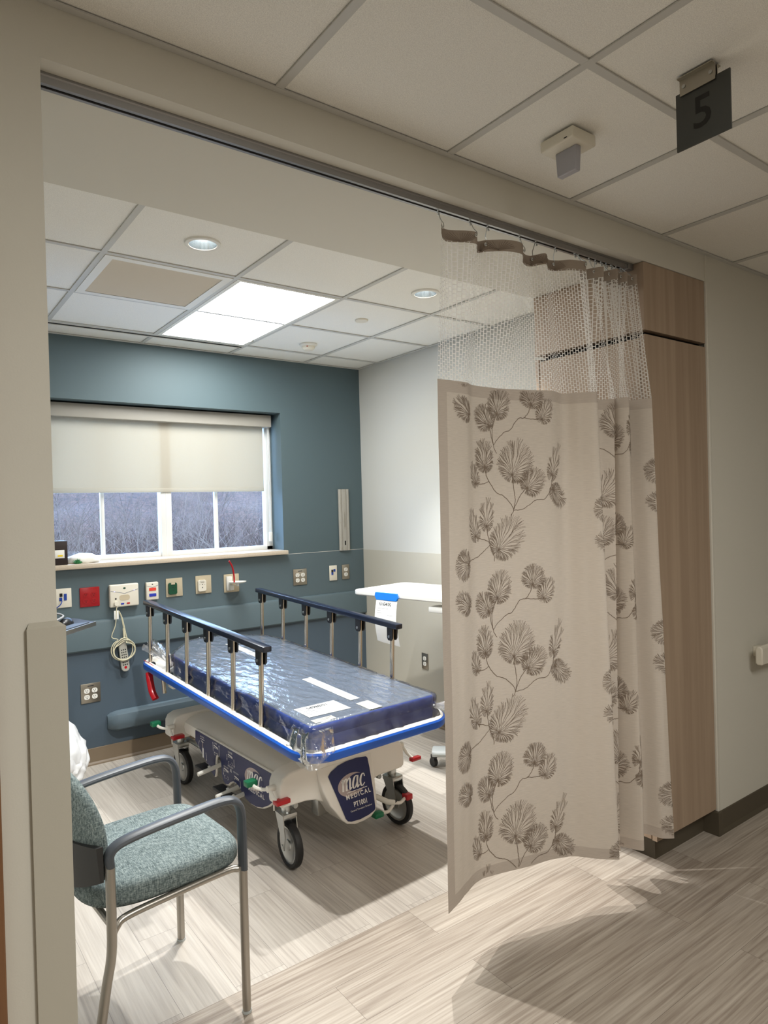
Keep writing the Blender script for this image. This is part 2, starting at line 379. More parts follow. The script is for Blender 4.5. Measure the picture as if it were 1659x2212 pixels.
def rrect(x0, y0, x1, y1, r, n=6):
    return arc(x1-r, y0+r, r, -90, 0, n)+arc(x1-r, y1-r, r, 0, 90, n)+arc(x0+r, y1-r, r, 90, 180, n)+arc(x0+r, y0+r, r, 180, 270, n)
def bez(pts, n=8):
    "Catmull-Rom through points of any dimension"
    P = [Vector(p) for p in pts]; out = []
    for i in range(len(P)-1):
        a = P[max(i-1, 0)]; b = P[i]; c = P[i+1]; d = P[min(i+2, len(P)-1)]
        for k in range(n):
            f = k/n; out.append(.5*((2*b)+(c-a)*f+(2*a-5*b+4*c-d)*f*f+(3*b-a-3*c+d)*f**3))
    out.append(P[-1]); return out

# ------------------------------------------------------------------ room shell
HC, HB, HR, XL, DY, XW = 2.6885, 2.5674, 2.6802, -2.7902, 2.8923, .026
RX0 = -3.35                                   # left wall of the bay
HX0, HX1, HY0 = -6.2, 3.2, -4.6               # hallway extents
WX0, WX1, WZ0, WZ1 = -2.31, -.693, 1.262, 2.288
THR = .445                                    # floor threshold
def quad(lo, hi, mats, name, par=None): return MB().box(lo, hi).build(name, mats, par, flat=True)
struct(quad((RX0, THR, -.05), (XW+.0, DY, 0), 'floor', 'floor'), 'pale grey wood-look plank floor of the bay')
struct(quad((HX0, HY0, -.05), (HX1, THR, 0), 'hallfloor', 'floor_hallway'), 'beige wood-look plank floor of the hallway')
# back wall with window opening, wall sheets and box-out
m = MB()
T = .24
for a, b in (((RX0, DY, 0), (WX0, DY+T, 2.76)), ((WX1, DY, 0), (XW+.15, DY+T, 2.76)), ((WX0, DY, WZ1), (WX1, DY+T, 2.76)), ((WX0, DY, 0), (WX1, DY+T, WZ0-.03))): m.box(a, b, 0)
m.box((RX0, DY-.003, .9), (WX0, DY, 1.231), 1); m.box((WX0, DY-.003, .9), (XW, DY, 1.231), 1)
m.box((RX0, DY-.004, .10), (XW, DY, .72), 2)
m.box((RX0, DY-.0035, 1.2305), (WX0-.02, DY-.001, 1.2335), 3); m.box((WX1+.01, DY-.0045, 1.2305), (XW, DY-.001, 1.2335), 3)
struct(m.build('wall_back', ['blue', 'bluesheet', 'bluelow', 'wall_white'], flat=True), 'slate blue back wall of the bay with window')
m = MB(frame((RX0, DY-.004, 0), (0, 1, 0), (0, 0, 1), (1, 0, 0)))
pr = [(.004, .712), (-.018, .716), (-.026, .726), (-.026, .882), (-.020, .896), (-.008, .902), (.004, .902)]
m.prism(pr, 0, XW-RX0, 0)
struct(m.build('trim_1', 'bluesheet', ang=25), 'wide blue grey wall rail band across the back wall')
struct(MB().box((XW, .6, 0), (XW+.12, DY, 1.228), 1).box((XW+.003, .6, 1.228), (XW+.12, DY, 2.76), 0).build('wall_right', ['wall_white', 'wainscot'], flat=True), 'white side wall above greige wall sheet')
struct(MB().box((RX0-.12, .15, 0), (RX0, DY, 2.76)).build('wall_left', 'wall_white', flat=True))
# front wall: stub, header with deep soffit, right part
m = MB()
m.box((HX0, 0, 0), (XL, .15, 2.8), 0); m.box((0, 0, 0), (HX1, .12, 2.8), 0); m.box((RX0-.1, .0005, HB), (0, .604, 2.8), 0); m.box((0, .12, 0), (XW+.12, .604, 2.8), 0)
struct(m.build('wall_front', 'greige', flat=True), 'greige hallway wall with wide header above the bay opening')
struct(quad((HX0, HY0-.1, 0), (HX1, HY0, 2.8), 'wall_white', 'wall_hallway_far'))
struct(quad((HX0-.1, HY0, 0), (HX0, 0, 2.8), 'greige', 'wall_hallway_left'))
struct(quad((HX1, HY0, 0), (HX1+.1, 0, 2.8), 'greige', 'wall_hallway_right'))
# corner guard on the left jamb and its cap
m = MB()
gp = [(-2.852, -.011), (-2.7745, -.011), (-2.7745, .15), (-2.7902, .15), (-2.7902, 0), (-2.852, 0)]
m.prism(gp, 0, 1.322, 0)
m.add([(-2.852, -.011, 1.322), (-2.7745, -.011, 1.322), (-2.7745, .15, 1.322), (-2.7902, .15, 1.334), (-2.7902, 0, 1.334), (-2.846, 0, 1.334)], [(0, 1, 4, 5), (1, 2, 3, 4), (0, 5, 0)][:2], 0)
struct(m.build('trim_2', 'wainscot', flat=True), 'greige corner guard on the left jamb')
struct(MB().rbox((-3.06, -.03, 0), (-2.911, .0, 2.15), .003, 2).build('trim_3', 'woodbrown', flat=True), 'brown wood door casing at the left picture edge')
struct(MB().rbox((-.012, -.006, .1), (.006, .012, HC), .004, 3).build('trim_4', 'greige'), 'narrow corner bead beside the wood cabinet')
# base boards
m = MB(); cove = [(0, 0), (-.016, 0), (-.014, .008), (-.006, .018), (-.005, .102), (0, .104)]
def cover(name, p0, p1, out, matn):
    p0 = Vector(p0); p1 = Vector(p1); d = (p1-p0); L = d.length; d.normalize()
    F = frame(p0, -Vector(out), (0, 0, 1), d)
    return struct(MB(F).prism(cove, 0, L, 0).build(name, matn, flat=True))
cover('baseboard_back', (RX0, DY-.004, 0), (XW, DY-.004, 0), (0, -1, 0), 'basetan')
cover('baseboard_right', (XW, .62, 0), (XW, DY, 0), (-1, 0, 0), 'basetan')
cover('baseboard_hallway', (-.004, 0, 0), (HX1, 0, 0), (0, -1, 0), 'base')
struct(MB().rbox((-.03, -.018, 0), (.002, .075, .11), .003).build('baseboard_return', 'base', flat=True))

# ------------------------------------------------------------------ ceilings
S = .6096; GX, GY = -2.3089, 1.3933
def ceiling(name, xs, ys, z, skip=(), holes={}, xr=None, yr=None, tw=.012):
    m = MB(); x0, x1 = xr; y0, y1 = yr
    X = [x0]+[x for x in xs if x0+.02 < x < x1-.02]+[x1]; Y = [y0]+[y for y in ys if y0+.02 < y < y1-.02]+[y1]
    zt = z+.006
    for i in range(len(X)-1):
        for j in range(len(Y)-1):
            a, b, c, d = X[i], X[i+1], Y[j], Y[j+1]; cx, cy = (a+b)/2, (c+d)/2
            if any(s[0] < cx < s[1] and s[2] < cy < s[3] for s in skip): continue
            h = [q for q in holes if a < q[0] < b and c < q[1] < d]
            if h:
                hx, hy, hr = h[0]; n = 32; vs = []
                for k in range(n):
                    an = 2*math.pi*k/n; u, v = math.cos(an), math.sin(an)
                    t = min((b-hx)/u if u > 1e-6 else (a-hx)/u if u < -1e-6 else 9, (d-hy)/v if v > 1e-6 else (c-hy)/v if v < -1e-6 else 9)
                    vs += [(hx+hr*u, hy+hr*v, zt), (hx+t*u, hy+t*v, zt)]
                m.add(vs, [(2*k, 2*k+1, (2*k+3) % (2*n), (2*k+2) % (2*n)) for k in range(n)], 0)
                for (px, py) in ((a, c), (a, d), (b, c), (b, d)):   # corner fillers
                    best = sorted(range(n), key=lambda k: (vs[2*k+1][0]-px)**2+(vs[2*k+1][1]-py)**2)[:2]
                    m.add([(px, py, zt), vs[2*best[0]+1], vs[2*best[1]+1]], [(0, 1, 2)], 0)
            else:
                m.add([(a, c, zt), (b, c, zt), (b, d, zt), (a, d, zt)], [(0, 3, 2, 1)], 0)
    m.box((x0, y0, z+.07), (x1, y1, z+.09), 0) if not holes else None
    for x in X[1:-1]:
        m.box((x-tw, y0, z), (x+tw, y1, z+.004), 1)
    for y in Y[1:-1]: m.box((x0, y-tw, z+.0004), (x1, y+tw, z+.0044), 1)
    for (a, b) in (((x0, y0, z-.0008), (x1, y0+.02, z+.003)), ((x0, y1-.02, z-.0008), (x1, y1, z+.003)), ((x0, y0, z-.0006), (x0+.02, y1, z+.003)), ((x1-.02, y0, z-.0006), (x1, y1, z+.003))): m.box(a, b, 1)
    return struct(m.build(name, ['ceil', 'tbar'], flat=True))
DL = [(-1.99, 1.085), (-.766, 1.102)]
ceiling('ceiling', [GX+S*i for i in range(-2, 6)], [GY+S*i for i in range(-2, 4)], HR,
        skip=[(GX+.01, GX+S-.01, GY+.01, GY+S-.01), (GX+S+.01, GX+2*S-.01, GY+.01, GY+2*S-.01)], holes=[(x, y, .064) for x, y in DL], xr=(RX0, XW), yr=(.6, DY))
struct(quad((RX0-.1, .5, 2.83), (XW+.2, DY+.3, 2.88), 'ceil', 'ceiling_deck'))
ceiling('ceiling_hallway', [-2.2115+S*i for i in range(-7, 10)], [-.548-S*i for i in range(7, -1, -1)], HC, xr=(HX0, HX1), yr=(HY0, 0), skip=[(-2.2115+S*i, -2.2115+S*(i+1), -.548-4*S, -.548-2*S) for i in (-4, 0)])
struct(quad((HX0, HY0, 2.80), (HX1, .02, 2.84), 'ceil', 'ceiling_hallway_deck'))

def troffer(x0, x1, y0, y1, z, lens, label):
    t = thing('ceiling_light', label, 'light', ((x0+x1)/2, (y0+y1)/2, z))
    m = MB(); fw = .022
    a, b, c, d = x0+.012, x1-.012, y0+.012, y1-.012
    for lo, hi in (((a, c, z-.002), (b, c+fw, z+.05)), ((a, d-fw, z-.002), (b, d, z+.05)), ((a, c+fw, z-.002), (a+fw, d-fw, z+.05)), ((b-fw, c+fw, z-.002), (b, d-fw, z+.05))): m.box(lo, hi)
    m.build('frame', 'white', t, flat=True)
    MB().add([(a+fw, c+fw, z+.008), (b-fw, c+fw, z+.008), (b-fw, d-fw, z+.008), (a+fw, d-fw, z+.008)], [(0, 3, 2, 1)]).build('lens', lens, t, flat=True)
    MB().rbox((b-.02, d-.16, z-.006), (b-.008, d-.12, z), .002).build('latch', 'steel', t)
    return t
troffer(GX+S, GX+2*S, GY, GY+2*S, HR, 'lenslight', 'glowing rectangular ceiling light panel set in the tile grid')
for i, lab in ((-4, 'unseen hallway ceiling light panel farthest left, behind the viewer'), (0, 'added unseen fill panel in the hallway ceiling facing the curtain')):  # unseen hallway panels; the one facing the curtain is added as fill light
    troffer(-2.2115+i*S, -2.2115+(i+1)*S, -.548-4*S, -.548-2*S, HC, 'hallleft' if i < 0 else 'hallfill', lab)
# supply diffuser
t = thing('air_diffuser', 'square louvred air vent in the bay ceiling beside the light panel', 'vent', (GX+S/2, GY+S/2, HR))
m = MB(); a, b, c, d = GX+.012, GX+S-.012, GY+.012, GY+S-.012; fw = .038
for lo, hi in (((a, c, HR-.003), (b, c+fw, HR+.03)), ((a, d-fw, HR-.003), (b, d, HR+.03)), ((a, c+fw, HR-.003), (a+fw, d-fw, HR+.03)), ((b-fw, c+fw, HR-.003), (b, d-fw, HR+.03))): m.box(lo, hi)
m.build('frame', 'white', t, flat=True)
m = MB(); n = 24
for i in range(n):
    y = c+fw+(d-c-2*fw)*(i+.5)/n
    m.add([(a+fw, y-.006, HR+.007), (b-fw, y-.006, HR+.007), (b-fw, y+.005, HR-.002), (a+fw, y+.005, HR-.002)], [(0, 1, 2, 3)], 0)
m.box((a+fw, c+fw, HR+.012), (b-fw, d-fw, HR+.016), 1)
m.build('louvre', ['vent', 'base'], t, flat=True)
# downlights
for i, (x, y) in enumerate(DL):
    t = thing('downlight', ['round recessed downlight nearest the left jamb, in front of the air vent', 'round recessed downlight nearer the curtain'][i], 'light', (x, y, HR), 'recessed downlights')
    Tm = Matrix.Translation((x, y, HR))
    MB().lathe([(.056, .006), (.058, -.003), (.066, -.005), (.074, -.002), (.074, .006)], 40, 0, Tm).build('trim_ring', 'white', t)
    MB().lathe([(.057, .0), (.052, .03), (.044, .07), (.036, .1), (.0, .1)], 40, 0, Tm).build('reflector', 'reflector', t)
    MB().lathe([(.0, .045), (.022, .047), (.032, .055), (.036, .095)], 24, 0, Tm).build('lamp', 'lampglow', t)
    L = D.lights.new('downlight_lamp', 'SPOT'); L.energy = SPOT_W; L.color = (1, .99, .96); L.spot_size = R(104); L.spot_blend = .55; L.shadow_soft_size = .024
    lo = D.objects.new('downlight_lamp', L); COL.objects.link(lo); lo.parent = t; lo.location = (0, 0, -.012)
# small ceiling devices
t = thing('smoke_detector', 'white dome smoke detector on the bay ceiling near the corner', 'smoke detector', (-.74, 2.37, HR))
Tm = Matrix.Translation((-.74, 2.37, HR+.006))
MB().lathe([(.058, 0), (.06, -.008), (.055, -.016), (.045, -.018)], 32, 0, Tm).build('base', 'white', t)
MB().lathe([(.046, -.016), (.043, -.03), (.03, -.042), (0, -.046)], 32, 0, Tm).build('dome', 'offwhite', t)
MB().box((-.772, 2.335, HR-.022), (-.762, 2.345, HR-.014)).build('indicator', 'red', t)
tag(MB().lathe([(0, -.004), (.036, -.004), (.039, -.001), (.039, .008)], 32, 0, Matrix.Translation((-.765, 1.696, HR))).build('sprinkler_cover', 'offwhite'), 'flat round white sprinkler cover plate in a ceiling tile', 'sprinkler cover')
t = thing('slot_diffuser', 'long black slot vent along the ceiling above the window', 'vent', (-2.1, 2.64, HR))
MB().box((RX0+.02, 2.632, HR-.001), (-1.10, 2.662, HR+.006)).build('slot', 'dark', t, flat=True)
MB().box((RX0+.02, 2.662, HR-.004), (-1.10, 2.672, HR+.006)).box((RX0+.02, 2.626, HR-.002), (-1.10, 2.632, HR+.006)).build('edge_strip', 'white', t, flat=True)

# ------------------------------------------------------------------ window, blind, sill, outside
GYW = DY+.20
w = D.objects.new('window_1', None); COL.objects.link(w); w.location = (-1.5, GYW, WZ0); w['kind'] = 'structure'; w['label'] = 'wide window with white mullions and bare trees outside'
def wf(name, lo, hi): return MB().rbox(lo, hi, .004, 2).build(name, 'winframe', w)
m = MB()
for lo, hi in (((WX0, GYW-.03, WZ0), (WX1, GYW+.03, WZ0+.035)), ((WX0, GYW-.03, WZ1-.05), (WX1, GYW+.03, WZ1)), ((WX0, GYW-.03, WZ0), (WX0+.05, GYW+.03, WZ1)), ((WX1-.055, GYW-.03, WZ0), (WX1, GYW+.03, WZ1))): m.rbox(lo, hi, .005)
m.build('window_frame', 'winframe', w)
m = MB().rbox((-1.552, GYW-.045, WZ0), (-1.475, GYW+.03, WZ1), .005).box((-1.517, GYW-.047, WZ0), (-1.512, GYW-.043, WZ1)); m.build('mullion', 'winframe', w)
for x in (-1.926, -1.135): MB().rbox((x-.012, GYW-.012, WZ0), (x+.012, GYW+.02, WZ1), .003).build('muntin', 'winframe', w)
for a, b in ((WX0+.05, -1.938), (-1.914, -1.552), (-1.475, -1.147), (-1.123, WX1-.055)):
    MB().add([(a, GYW+.005, WZ0+.035), (b, GYW+.005, WZ0+.035), (b, GYW+.005, WZ1-.05), (a, GYW+.005, WZ1-.05)], [(0, 1, 2, 3)]).build('glass_pane', 'glass', w, flat=True)
m = MB().rbox((WX0-.02, DY-.052, WZ0-.028), (WX1+.012, DY+.0, WZ0+.003), .005, 2).box((WX0, DY-.01, WZ0-.028), (WX1, GYW-.02, WZ0+.003))
m.build('window_sill', 'solid', w)
t = thing('roller_blind', 'off white roller blind half lowered over the window', 'blind', (-1.5, DY+.13, 1.7))
MB().rbox((WX0+.005, DY+.09, 2.19), (-.722, DY+.19, 2.278), .004).build('cassette', 'cassette', t)
MB().box((WX0+.02, DY+.1495, 1.735), (-.768, DY+.1505, 2.2)).build('shade_fabric', 'blind', t, flat=True)
MB().rbox((WX0+.02, DY+.144, 1.708), (-.768, DY+.156, 1.738), .004).build('hem_bar', 'blind', t)
m = MB()
for x in (-.742, -.732): m.tube([(x, DY+.12, 2.2), (x, DY+.12, 1.36)], .0022, 6)
m.tube([(-.742, DY+.12, 1.36), (-.737, DY+.12, 1.352), (-.732, DY+.12, 1.36)], .0022, 6)
m.build('pull_chain', 'white', t)
MB().rbox((-.748, DY+.11, 1.33), (-.726, DY+.13, 1.40), .004).build('chain_tensioner', 'white', t)
# hillside and winter trees
m = MB(); random.seed(4); nx, ny = 60, 26
vs = [(-22+i*1.0, 8+j*1.5, -2.2+.02*j+(max(0, j-6)/20)**1.3*6.2+noise.noise(Vector((i*.4, j*.5, 0)))*.5) for j in range(ny) for i in range(nx)]
m.add(vs, [(j*nx+i, j*nx+i+1, (j+1)*nx+i+1, (j+1)*nx+i) for j in range(ny-1) for i in range(nx-1)])
struct(m.build('hill', 'hill', ang=80), 'wooded hillside beyond the window')
def grow(m, rnd, p, d, r, L, lev, mi):
    n = 3; pts = [p.copy()]; q = p.copy(); dd = d.copy()
    for i in range(n):
        dd = (dd+Vector((rnd.uniform(-.22, .22), rnd.uniform(-.22, .22), rnd.uniform(-.05, .16)))).normalized(); q = q+dd*L/n; pts.append(q.copy())
    m.tube(pts, [r*(1-.5*i/n) for i in range(n+1)], 4 if lev > 1 else 3, mi, caps=False)
    if lev > 0:
        for k in range(rnd.choice((3, 4)) if lev > 1 else 4):
            s = rnd.uniform(.3, 1); i = min(int(s*n), n-1); b = pts[i].lerp(pts[i+1], s*n-i)
            ax = Vector((rnd.uniform(-1, 1), rnd.uniform(-1, 1), rnd.uniform(-.1, .8))).normalized()
            grow(m, rnd, b, (dd*.55+ax*.75).normalized(), r*.55, L*rnd.uniform(.55, .75), lev-1, mi)
rnd = random.Random(11); trees = []
for k in range(3):
    m = MB(); grow(m, rnd, Vector((0, 0, 0)), Vector((rnd.uniform(-.3, .3), 0, 1)).normalized(), .020, 2.3, 4, 0); trees.append(m)
TL = 'bare pale winter tree on the hillside outside the window'; protos = []
for k in range(26):
    x = rnd.uniform(-1.5, 9.5); y = rnd.uniform(11, 20)
    if k < 3: o = trees[k].build('bare_tree', 'bark', None, flat=True); protos.append(o)
    else: o = protos[k % 3].copy(); COL.objects.link(o)
    o.location = (x, y, -2.0+(y-11)*.09); o.rotation_euler = (0, 0, rnd.uniform(0, 6.3)); s = rnd.uniform(.8, 1.15); o.scale = (s, s, s)
    tag(o, TL, 'tree', 'bare trees outside the window')
m = MB()
for k in range(2200):
    x = rnd.uniform(-4, 14); y = rnd.uniform(12, 30); z = -2+max(0, y-17)/30*4.4
    p = Vector((x, y, z)); d = Vector((rnd.uniform(-.6, .6), rnd.uniform(-.3, .3), 1)).normalized()
    grow(m, rnd, p, d, .010, rnd.uniform(.9, 1.8), 1, 0)
tag(m.build('undergrowth', 'twig', None, flat=True), 'tangle of brown winter brush on the hillside outside the window', 'undergrowth', kind='stuff')

# ------------------------------------------------------------------ wood cabinet
t = thing('wardrobe_cabinet', 'tall pale maple cabinet at the right side of the bay opening', 'cabinet', (-.25, .3, 0))
CX0, CX1, CY0, CY1 = -.50, -.014, .004, .598
MB().box((CX0+.022, CY0, .118), (CX1, CY1, 2.262)).build('lower_body', 'wood', t, flat=True)
MB().box((CX0+.022, CY0, 2.281), (CX1, CY1, HB-.002)).build('upper_body', 'wood', t, flat=True)
MB().box((CX0+.05, CY0+.03, 2.26), (CX1, CY1-.02, 2.283)).build('reveal', 'dark', t, flat=True)
def cdoor(z0, z1, y0, y1):
    return MB().rbox((CX0, y0, z0), (CX0+.02, y1, z1), .0015, 1).build('door', 'wood', t)
MB().box((CX0, CY0, .118), (CX0+.022, CY0+.022, 2.262)).box((CX0, CY1-.022, .118), (CX0+.022, CY1, 2.262)).box((CX0, CY0, 2.281), (CX0+.022, CY1, HB-.002)).build('side_edge', 'wood', t, flat=True)
cdoor(.12, 2.25, CY0+.026, CY1-.026)
MB().box((CX0+.02, CY0+.02, .118), (CX0+.0235, CY1-.02, 2.262)).build('door_gap', 'dark', t, flat=True)
MB().box((CX0+.07, CY0+.055, .0), (CX1, CY1, .12)).build('toe_kick', 'base', t, flat=True)

# ------------------------------------------------------------------ curtain track and curtain
t = thing('curtain_track', 'grey aluminium curtain track under the header', 'curtain track', (-1.65, .07, 2.54))
m = MB(frame((XL+.004, .068, HB), (0, 1, 0), (0, 0, 1), (1, 0, 0)))
m.prism([(-.020, 0), (-.020, -.006), (-.016, -.008), (-.015, -.024), (-.005, -.024), (-.005, -.020), (-.010, -.018), (-.010, -.008), (.010, -.008), (.010, -.018), (.005, -.020), (.005, -.024), (.015, -.024), (.016, -.008), (.020, -.006), (.020, 0)], 0, CX0-XL-.012)
m.build('rail', 'alu', t, flat=True)
MB().rbox((CX0-.04, .046, HB-.027), (CX0-.003, .090, HB-.001), .002).build('end_stop', 'alu', t)
MB().box((XL+.006, .063, HB-.019), (CX0-.045, .073, HB-.009)).build('channel', 'dark', t, flat=True)

CUR = [(-1.6,.073,-1.61,.077,.2),(-1.528,.072,-1.525,.11,.2),(-1.465,.076,-1.465,.134,.2),(-1.406,.104,-1.396,.158,.2),(-1.315,.108,-1.336,.152,.2),(-1.247,.104,-1.258,.134,.2),(-1.153,.077,-1.16,.108,.2),(-1.056,.049,-1.056,.084,.2),(-.962,.07,-.973,.062,.19),(-.921,.025,-.895,.013,.175),(-.872,-.02,-.808,-.026,.16),
(-.80,.05,-.775,.08,.14),(-.74,.11,-.76,.12,.13),(-.69,.095,-.73,.09,.125),(-.64,.055,-.69,.05,.125),(-.62,.10,-.70,.10,.13),(-.655,.035,-.69,.04,.145),(-.632,0,-.67,-.02,.148),(-.60,.03,-.646,-.03,.149),(-.57,.09,-.60,.05,.16),(-.55,.055,-.56,.02,.166),(-.535,0,-.53,-.04,.16),(-.515,-.03,-.482,-.06,.155),(-.53,.03,-.515,-.012,.155)]
ZT = 1.985
HDR = [(-1.59,.05),(-1.53,.085),(-1.46,.058),(-1.425,.052),(-1.37,.094),(-1.343,.074),(-1.29,.044),(-1.215,.04),(-1.15,.082),(-1.10,.09),(-1.07,.052),(-1.005,.082),(-.965,.072),(-.93,.046),(-.864,.03)]
HDR2 = [(-.84,.06),(-.80,.095),(-.775,.05),(-.75,.02),(-.735,.08),(-.715,.1),(-.70,.04),(-.685,.0),(-.665,.07),(-.65,.1),(-.635,.04),(-.62,.0),(-.60,.07),(-.585,.1),(-.57,.04),(-.555,.0),(-.535,.03),(-.52,.07)]
def cr1(P, x):
    n = len(P)-1; i = min(max(int(x), 0), n-1); f = x-i
    p0, p1, p2, p3 = P[max(i-1, 0)], P[i], P[i+1], P[min(i+2, n)]
    return tuple(.5*((2*b)+(-a+c)*f+(2*a-5*b+4*c-d)*f*f+(-a+3*b-3*c+d)*f**3) for a, b, c, d in zip(p0, p1, p2, p3))
def cur(x, t):
    a = cr1(CUR, x); return Vector((a[0]+(a[2]-a[0])*t, a[1]+(a[3]-a[1])*t, ZT+(a[4]-ZT)*t))
def hdr(x):
    if x <= 10:
        q = cr1(HDR, x/10*(len(HDR)-1)); return (q[0], .066+(q[1]-.066)*1.3)
    P = [(HDR[-1][0], .066+(HDR[-1][1]-.066)*1.3)]+HDR2; return cr1(P, (x-10)/13*(len(P)-1))
NX = 23*22; XS = [23*i/NX for i in range(NX+1)]
ARC = [0]
for i in range(NX): ARC.append(ARC[-1]+(cur(XS[i+1], .5)-cur(XS[i], .5)).xy.length)
def s2x(s):
    lo, hi = 0, NX
    while hi-lo > 1:
        mid = (lo+hi)//2
        if ARC[mid] <= s: lo = mid
        else: hi = mid
    return XS[lo]+(XS[hi]-XS[lo])*(s-ARC[lo])/max(1e-9, ARC[hi]-ARC[lo])
NZ = 44
def surf(s, z, off=.0006):
    x = s2x(s); zb = cr1(CUR, x)[4]; t = (ZT-z)/(ZT-zb); p = cur(x, t); p.y += .004*noise.noise(Vector((x*1.3, t*NZ*.12, 3.1)))*min(1, t*NZ/6)
    e = .004; q = cur(min(x+e, 23), t)-cur(max(x-e, 0), t); nrm = Vector((q.y, -q.x, 0)); nrm = nrm.normalized() if nrm.length > 1e-9 else Vector((0, -1, 0))
    return p+nrm*off
ct = thing('privacy_curtain', 'beige hospital privacy curtain with sea fan print and white net top', 'curtain', (-1.1, .07, .13))
m = MB(); NZ = 44; vs = []; NX2 = NX
for i in range(NX2+1):
    for j in range(NZ+1):
        p = cur(XS[i], j/NZ); w_ = .004*noise.noise(Vector((XS[i]*1.3, j*.12, 3.1)))
        vs.append((p.x, p.y+w_*min(1, j/6), p.z))
fs = []; uv = []; ms = []
for i in range(NX2):
    for j in range(NZ):
        fs.append((i*(NZ+1)+j, i*(NZ+1)+j+1, (i+1)*(NZ+1)+j+1, (i+1)*(NZ+1)+j))
        a, b = ARC[i], ARC[i+1]; z0, z1 = ZT-1.8*j/NZ, ZT-1.8*(j+1)/NZ
        uv.append([(a, z0), (a, z1), (b, z1), (b, z0)]); ms.append(2 if (j == 0 or j == NZ-1 or ARC[i] < .042) else 0)
m.add(vs, fs, 0, None, uv); m.m = ms
# sea fan print
LEAVES=[(0.161,1.876,0.076,1.921,0.062),(0.278,1.846,0.228,1.916,0.067),(0.319,1.891,0.344,1.999,0.084),(0.475,1.930,0.484,2.01,0.081),(0.521,1.876,0.557,1.955,0.058),(0.262,1.697,0.251,1.802,0.061),(0.390,1.668,0.430,1.802,0.120),(0.566,1.668,0.611,1.791,0.05),(0.453,1.618,0.521,1.688,0.078),(0.574,1.613,0.655,1.551,0.062),(0.219,1.638,0.188,1.717,0.045),(0.268,1.484,0.275,1.593,0.050),(0.216,1.450,0.170,1.554,0.055),(0.325,1.395,0.426,1.514,0.106),(0.155,1.355,0.070,1.350,0.084)]
STEMS=[[(0.319,1.891),(0.295,1.841),(0.301,1.777),(0.319,1.747)],[(0.475,1.930),(0.466,1.906),(0.444,1.881),(0.417,1.876),(0.386,1.836),(0.358,1.826),(0.319,1.797),(0.301,1.777)],[(0.512,1.876),(0.480,1.876),(0.444,1.881)],[(0.262,1.697),(0.265,1.678),(0.278,1.648),(0.313,1.608),(0.348,1.593),(0.382,1.564),(0.395,1.539),(0.382,1.519)],[(0.225,1.638),(0.258,1.638),(0.278,1.648)],[(0.390,1.668),(0.399,1.608),(0.403,1.573),(0.395,1.539)],[(0.444,1.613),(0.421,1.588),(0.395,1.539)],[(0.566,1.668),(0.561,1.623),(0.531,1.579),(0.489,1.574),(0.439,1.544),(0.395,1.539)],[(0.574,1.613),(0.561,1.623)],[(0.268,1.484),(0.285,1.415),(0.304,1.375),(0.304,1.355)],[(0.222,1.445),(0.275,1.430),(0.285,1.415)],[(0.322,1.395),(0.310,1.375)],[(0.158,1.365),(0.222,1.375),(0.255,1.395),(0.285,1.415)],[(.281,1.846),(.292,1.80),(.301,1.777)]]
SMAX = ARC[-1]-.012
def ok(s, z):
    if not (.05 < s < SMAX): return False
    zb = cr1(CUR, s2x(s))[4]; return zb+.006 < z < ZT-.004
def line3(pts, w0, w1):
    run = []
    n = len(pts)
    def flush():
        if len(run) > 1:
            vv = []
            for i, (s, z, w) in enumerate(run):
                a = Vector(run[max(i-1, 0)][:2]); b = Vector(run[min(i+1, len(run)-1)][:2]); t_ = b-a
                t_ = t_.normalized() if t_.length > 1e-9 else Vector((1, 0)); q = Vector((-t_.y, t_.x))*w/2
                vv += [tuple(surf(s+q.x, z+q.y, .0011)), tuple(surf(s-q.x, z-q.y, .0011))]
            m.add(vv, [(2*i, 2*i+1, 2*i+3, 2*i+2) for i in range(len(run)-1)], 1)
        run.clear()
    for i, (s, z) in enumerate(pts):
        if ok(s, z): run.append((s, z, w0+(w1-w0)*i/max(1, n-1)))
        else: flush()
    flush()
def leaf(rn, b, tip, wid, lw):
    b = Vector(b); tip = Vector(tip); ax = tip-b; L = ax.length; ax.normalize(); nx_ = Vector((ax.y, -ax.x))
    c0 = -.20*L; ce = (c0+L)/2; ra = (L-c0)/2
    def rad(th):
        lo, hi = 0, 2*L
        for _ in range(22):
            mid = (lo+hi)/2; a = mid*math.cos(th); p = mid*math.sin(th); u = (a-ce)/ra
            e = 1.12-.18*u
            inside = abs(u) < 1 and abs(p) < wid/2*e*math.sqrt(max(0, 1-u*u))
            if inside: lo = mid
            else: hi = mid
        return lo
    nv = 33 if wid > .07 else 25
    for k in range(nv):
        th = R(-170+340*(k+.5)/nv+rn.uniform(-2.5, 2.5)); rr = rad(th)*rn.uniform(.95, 1.02)
        if rr < .006: continue
        bend = rn.uniform(-.05, .05)-.30*math.sin(th)
        def pt(f, dth=0): 
            a = th+bend*(1-f)+dth; a += .035*math.sin(9*f+k)
            return b+ax*(rr*f*math.cos(a))+nx_*(rr*f*math.sin(a))
        n = 7
        fs_ = .0 if k % 2 == 0 else .22
        line3([pt(fs_+(1-fs_)*i/n) for i in range(n+1)], lw, lw*.8)
        for f0, sg in ((.42, 1), (.56, -1), (.70, 1), (.80, -1)):
            if rr*(1-f0) < .012: continue
            sp = R(rn.uniform(4, 6.5))*sg*(.5/f0)**.5
            line3([pt(f0+(1-f0)*i/4, sp*(i/4)**.8) for i in range(5)], lw*.8, lw*.65)
rn = random.Random(7)
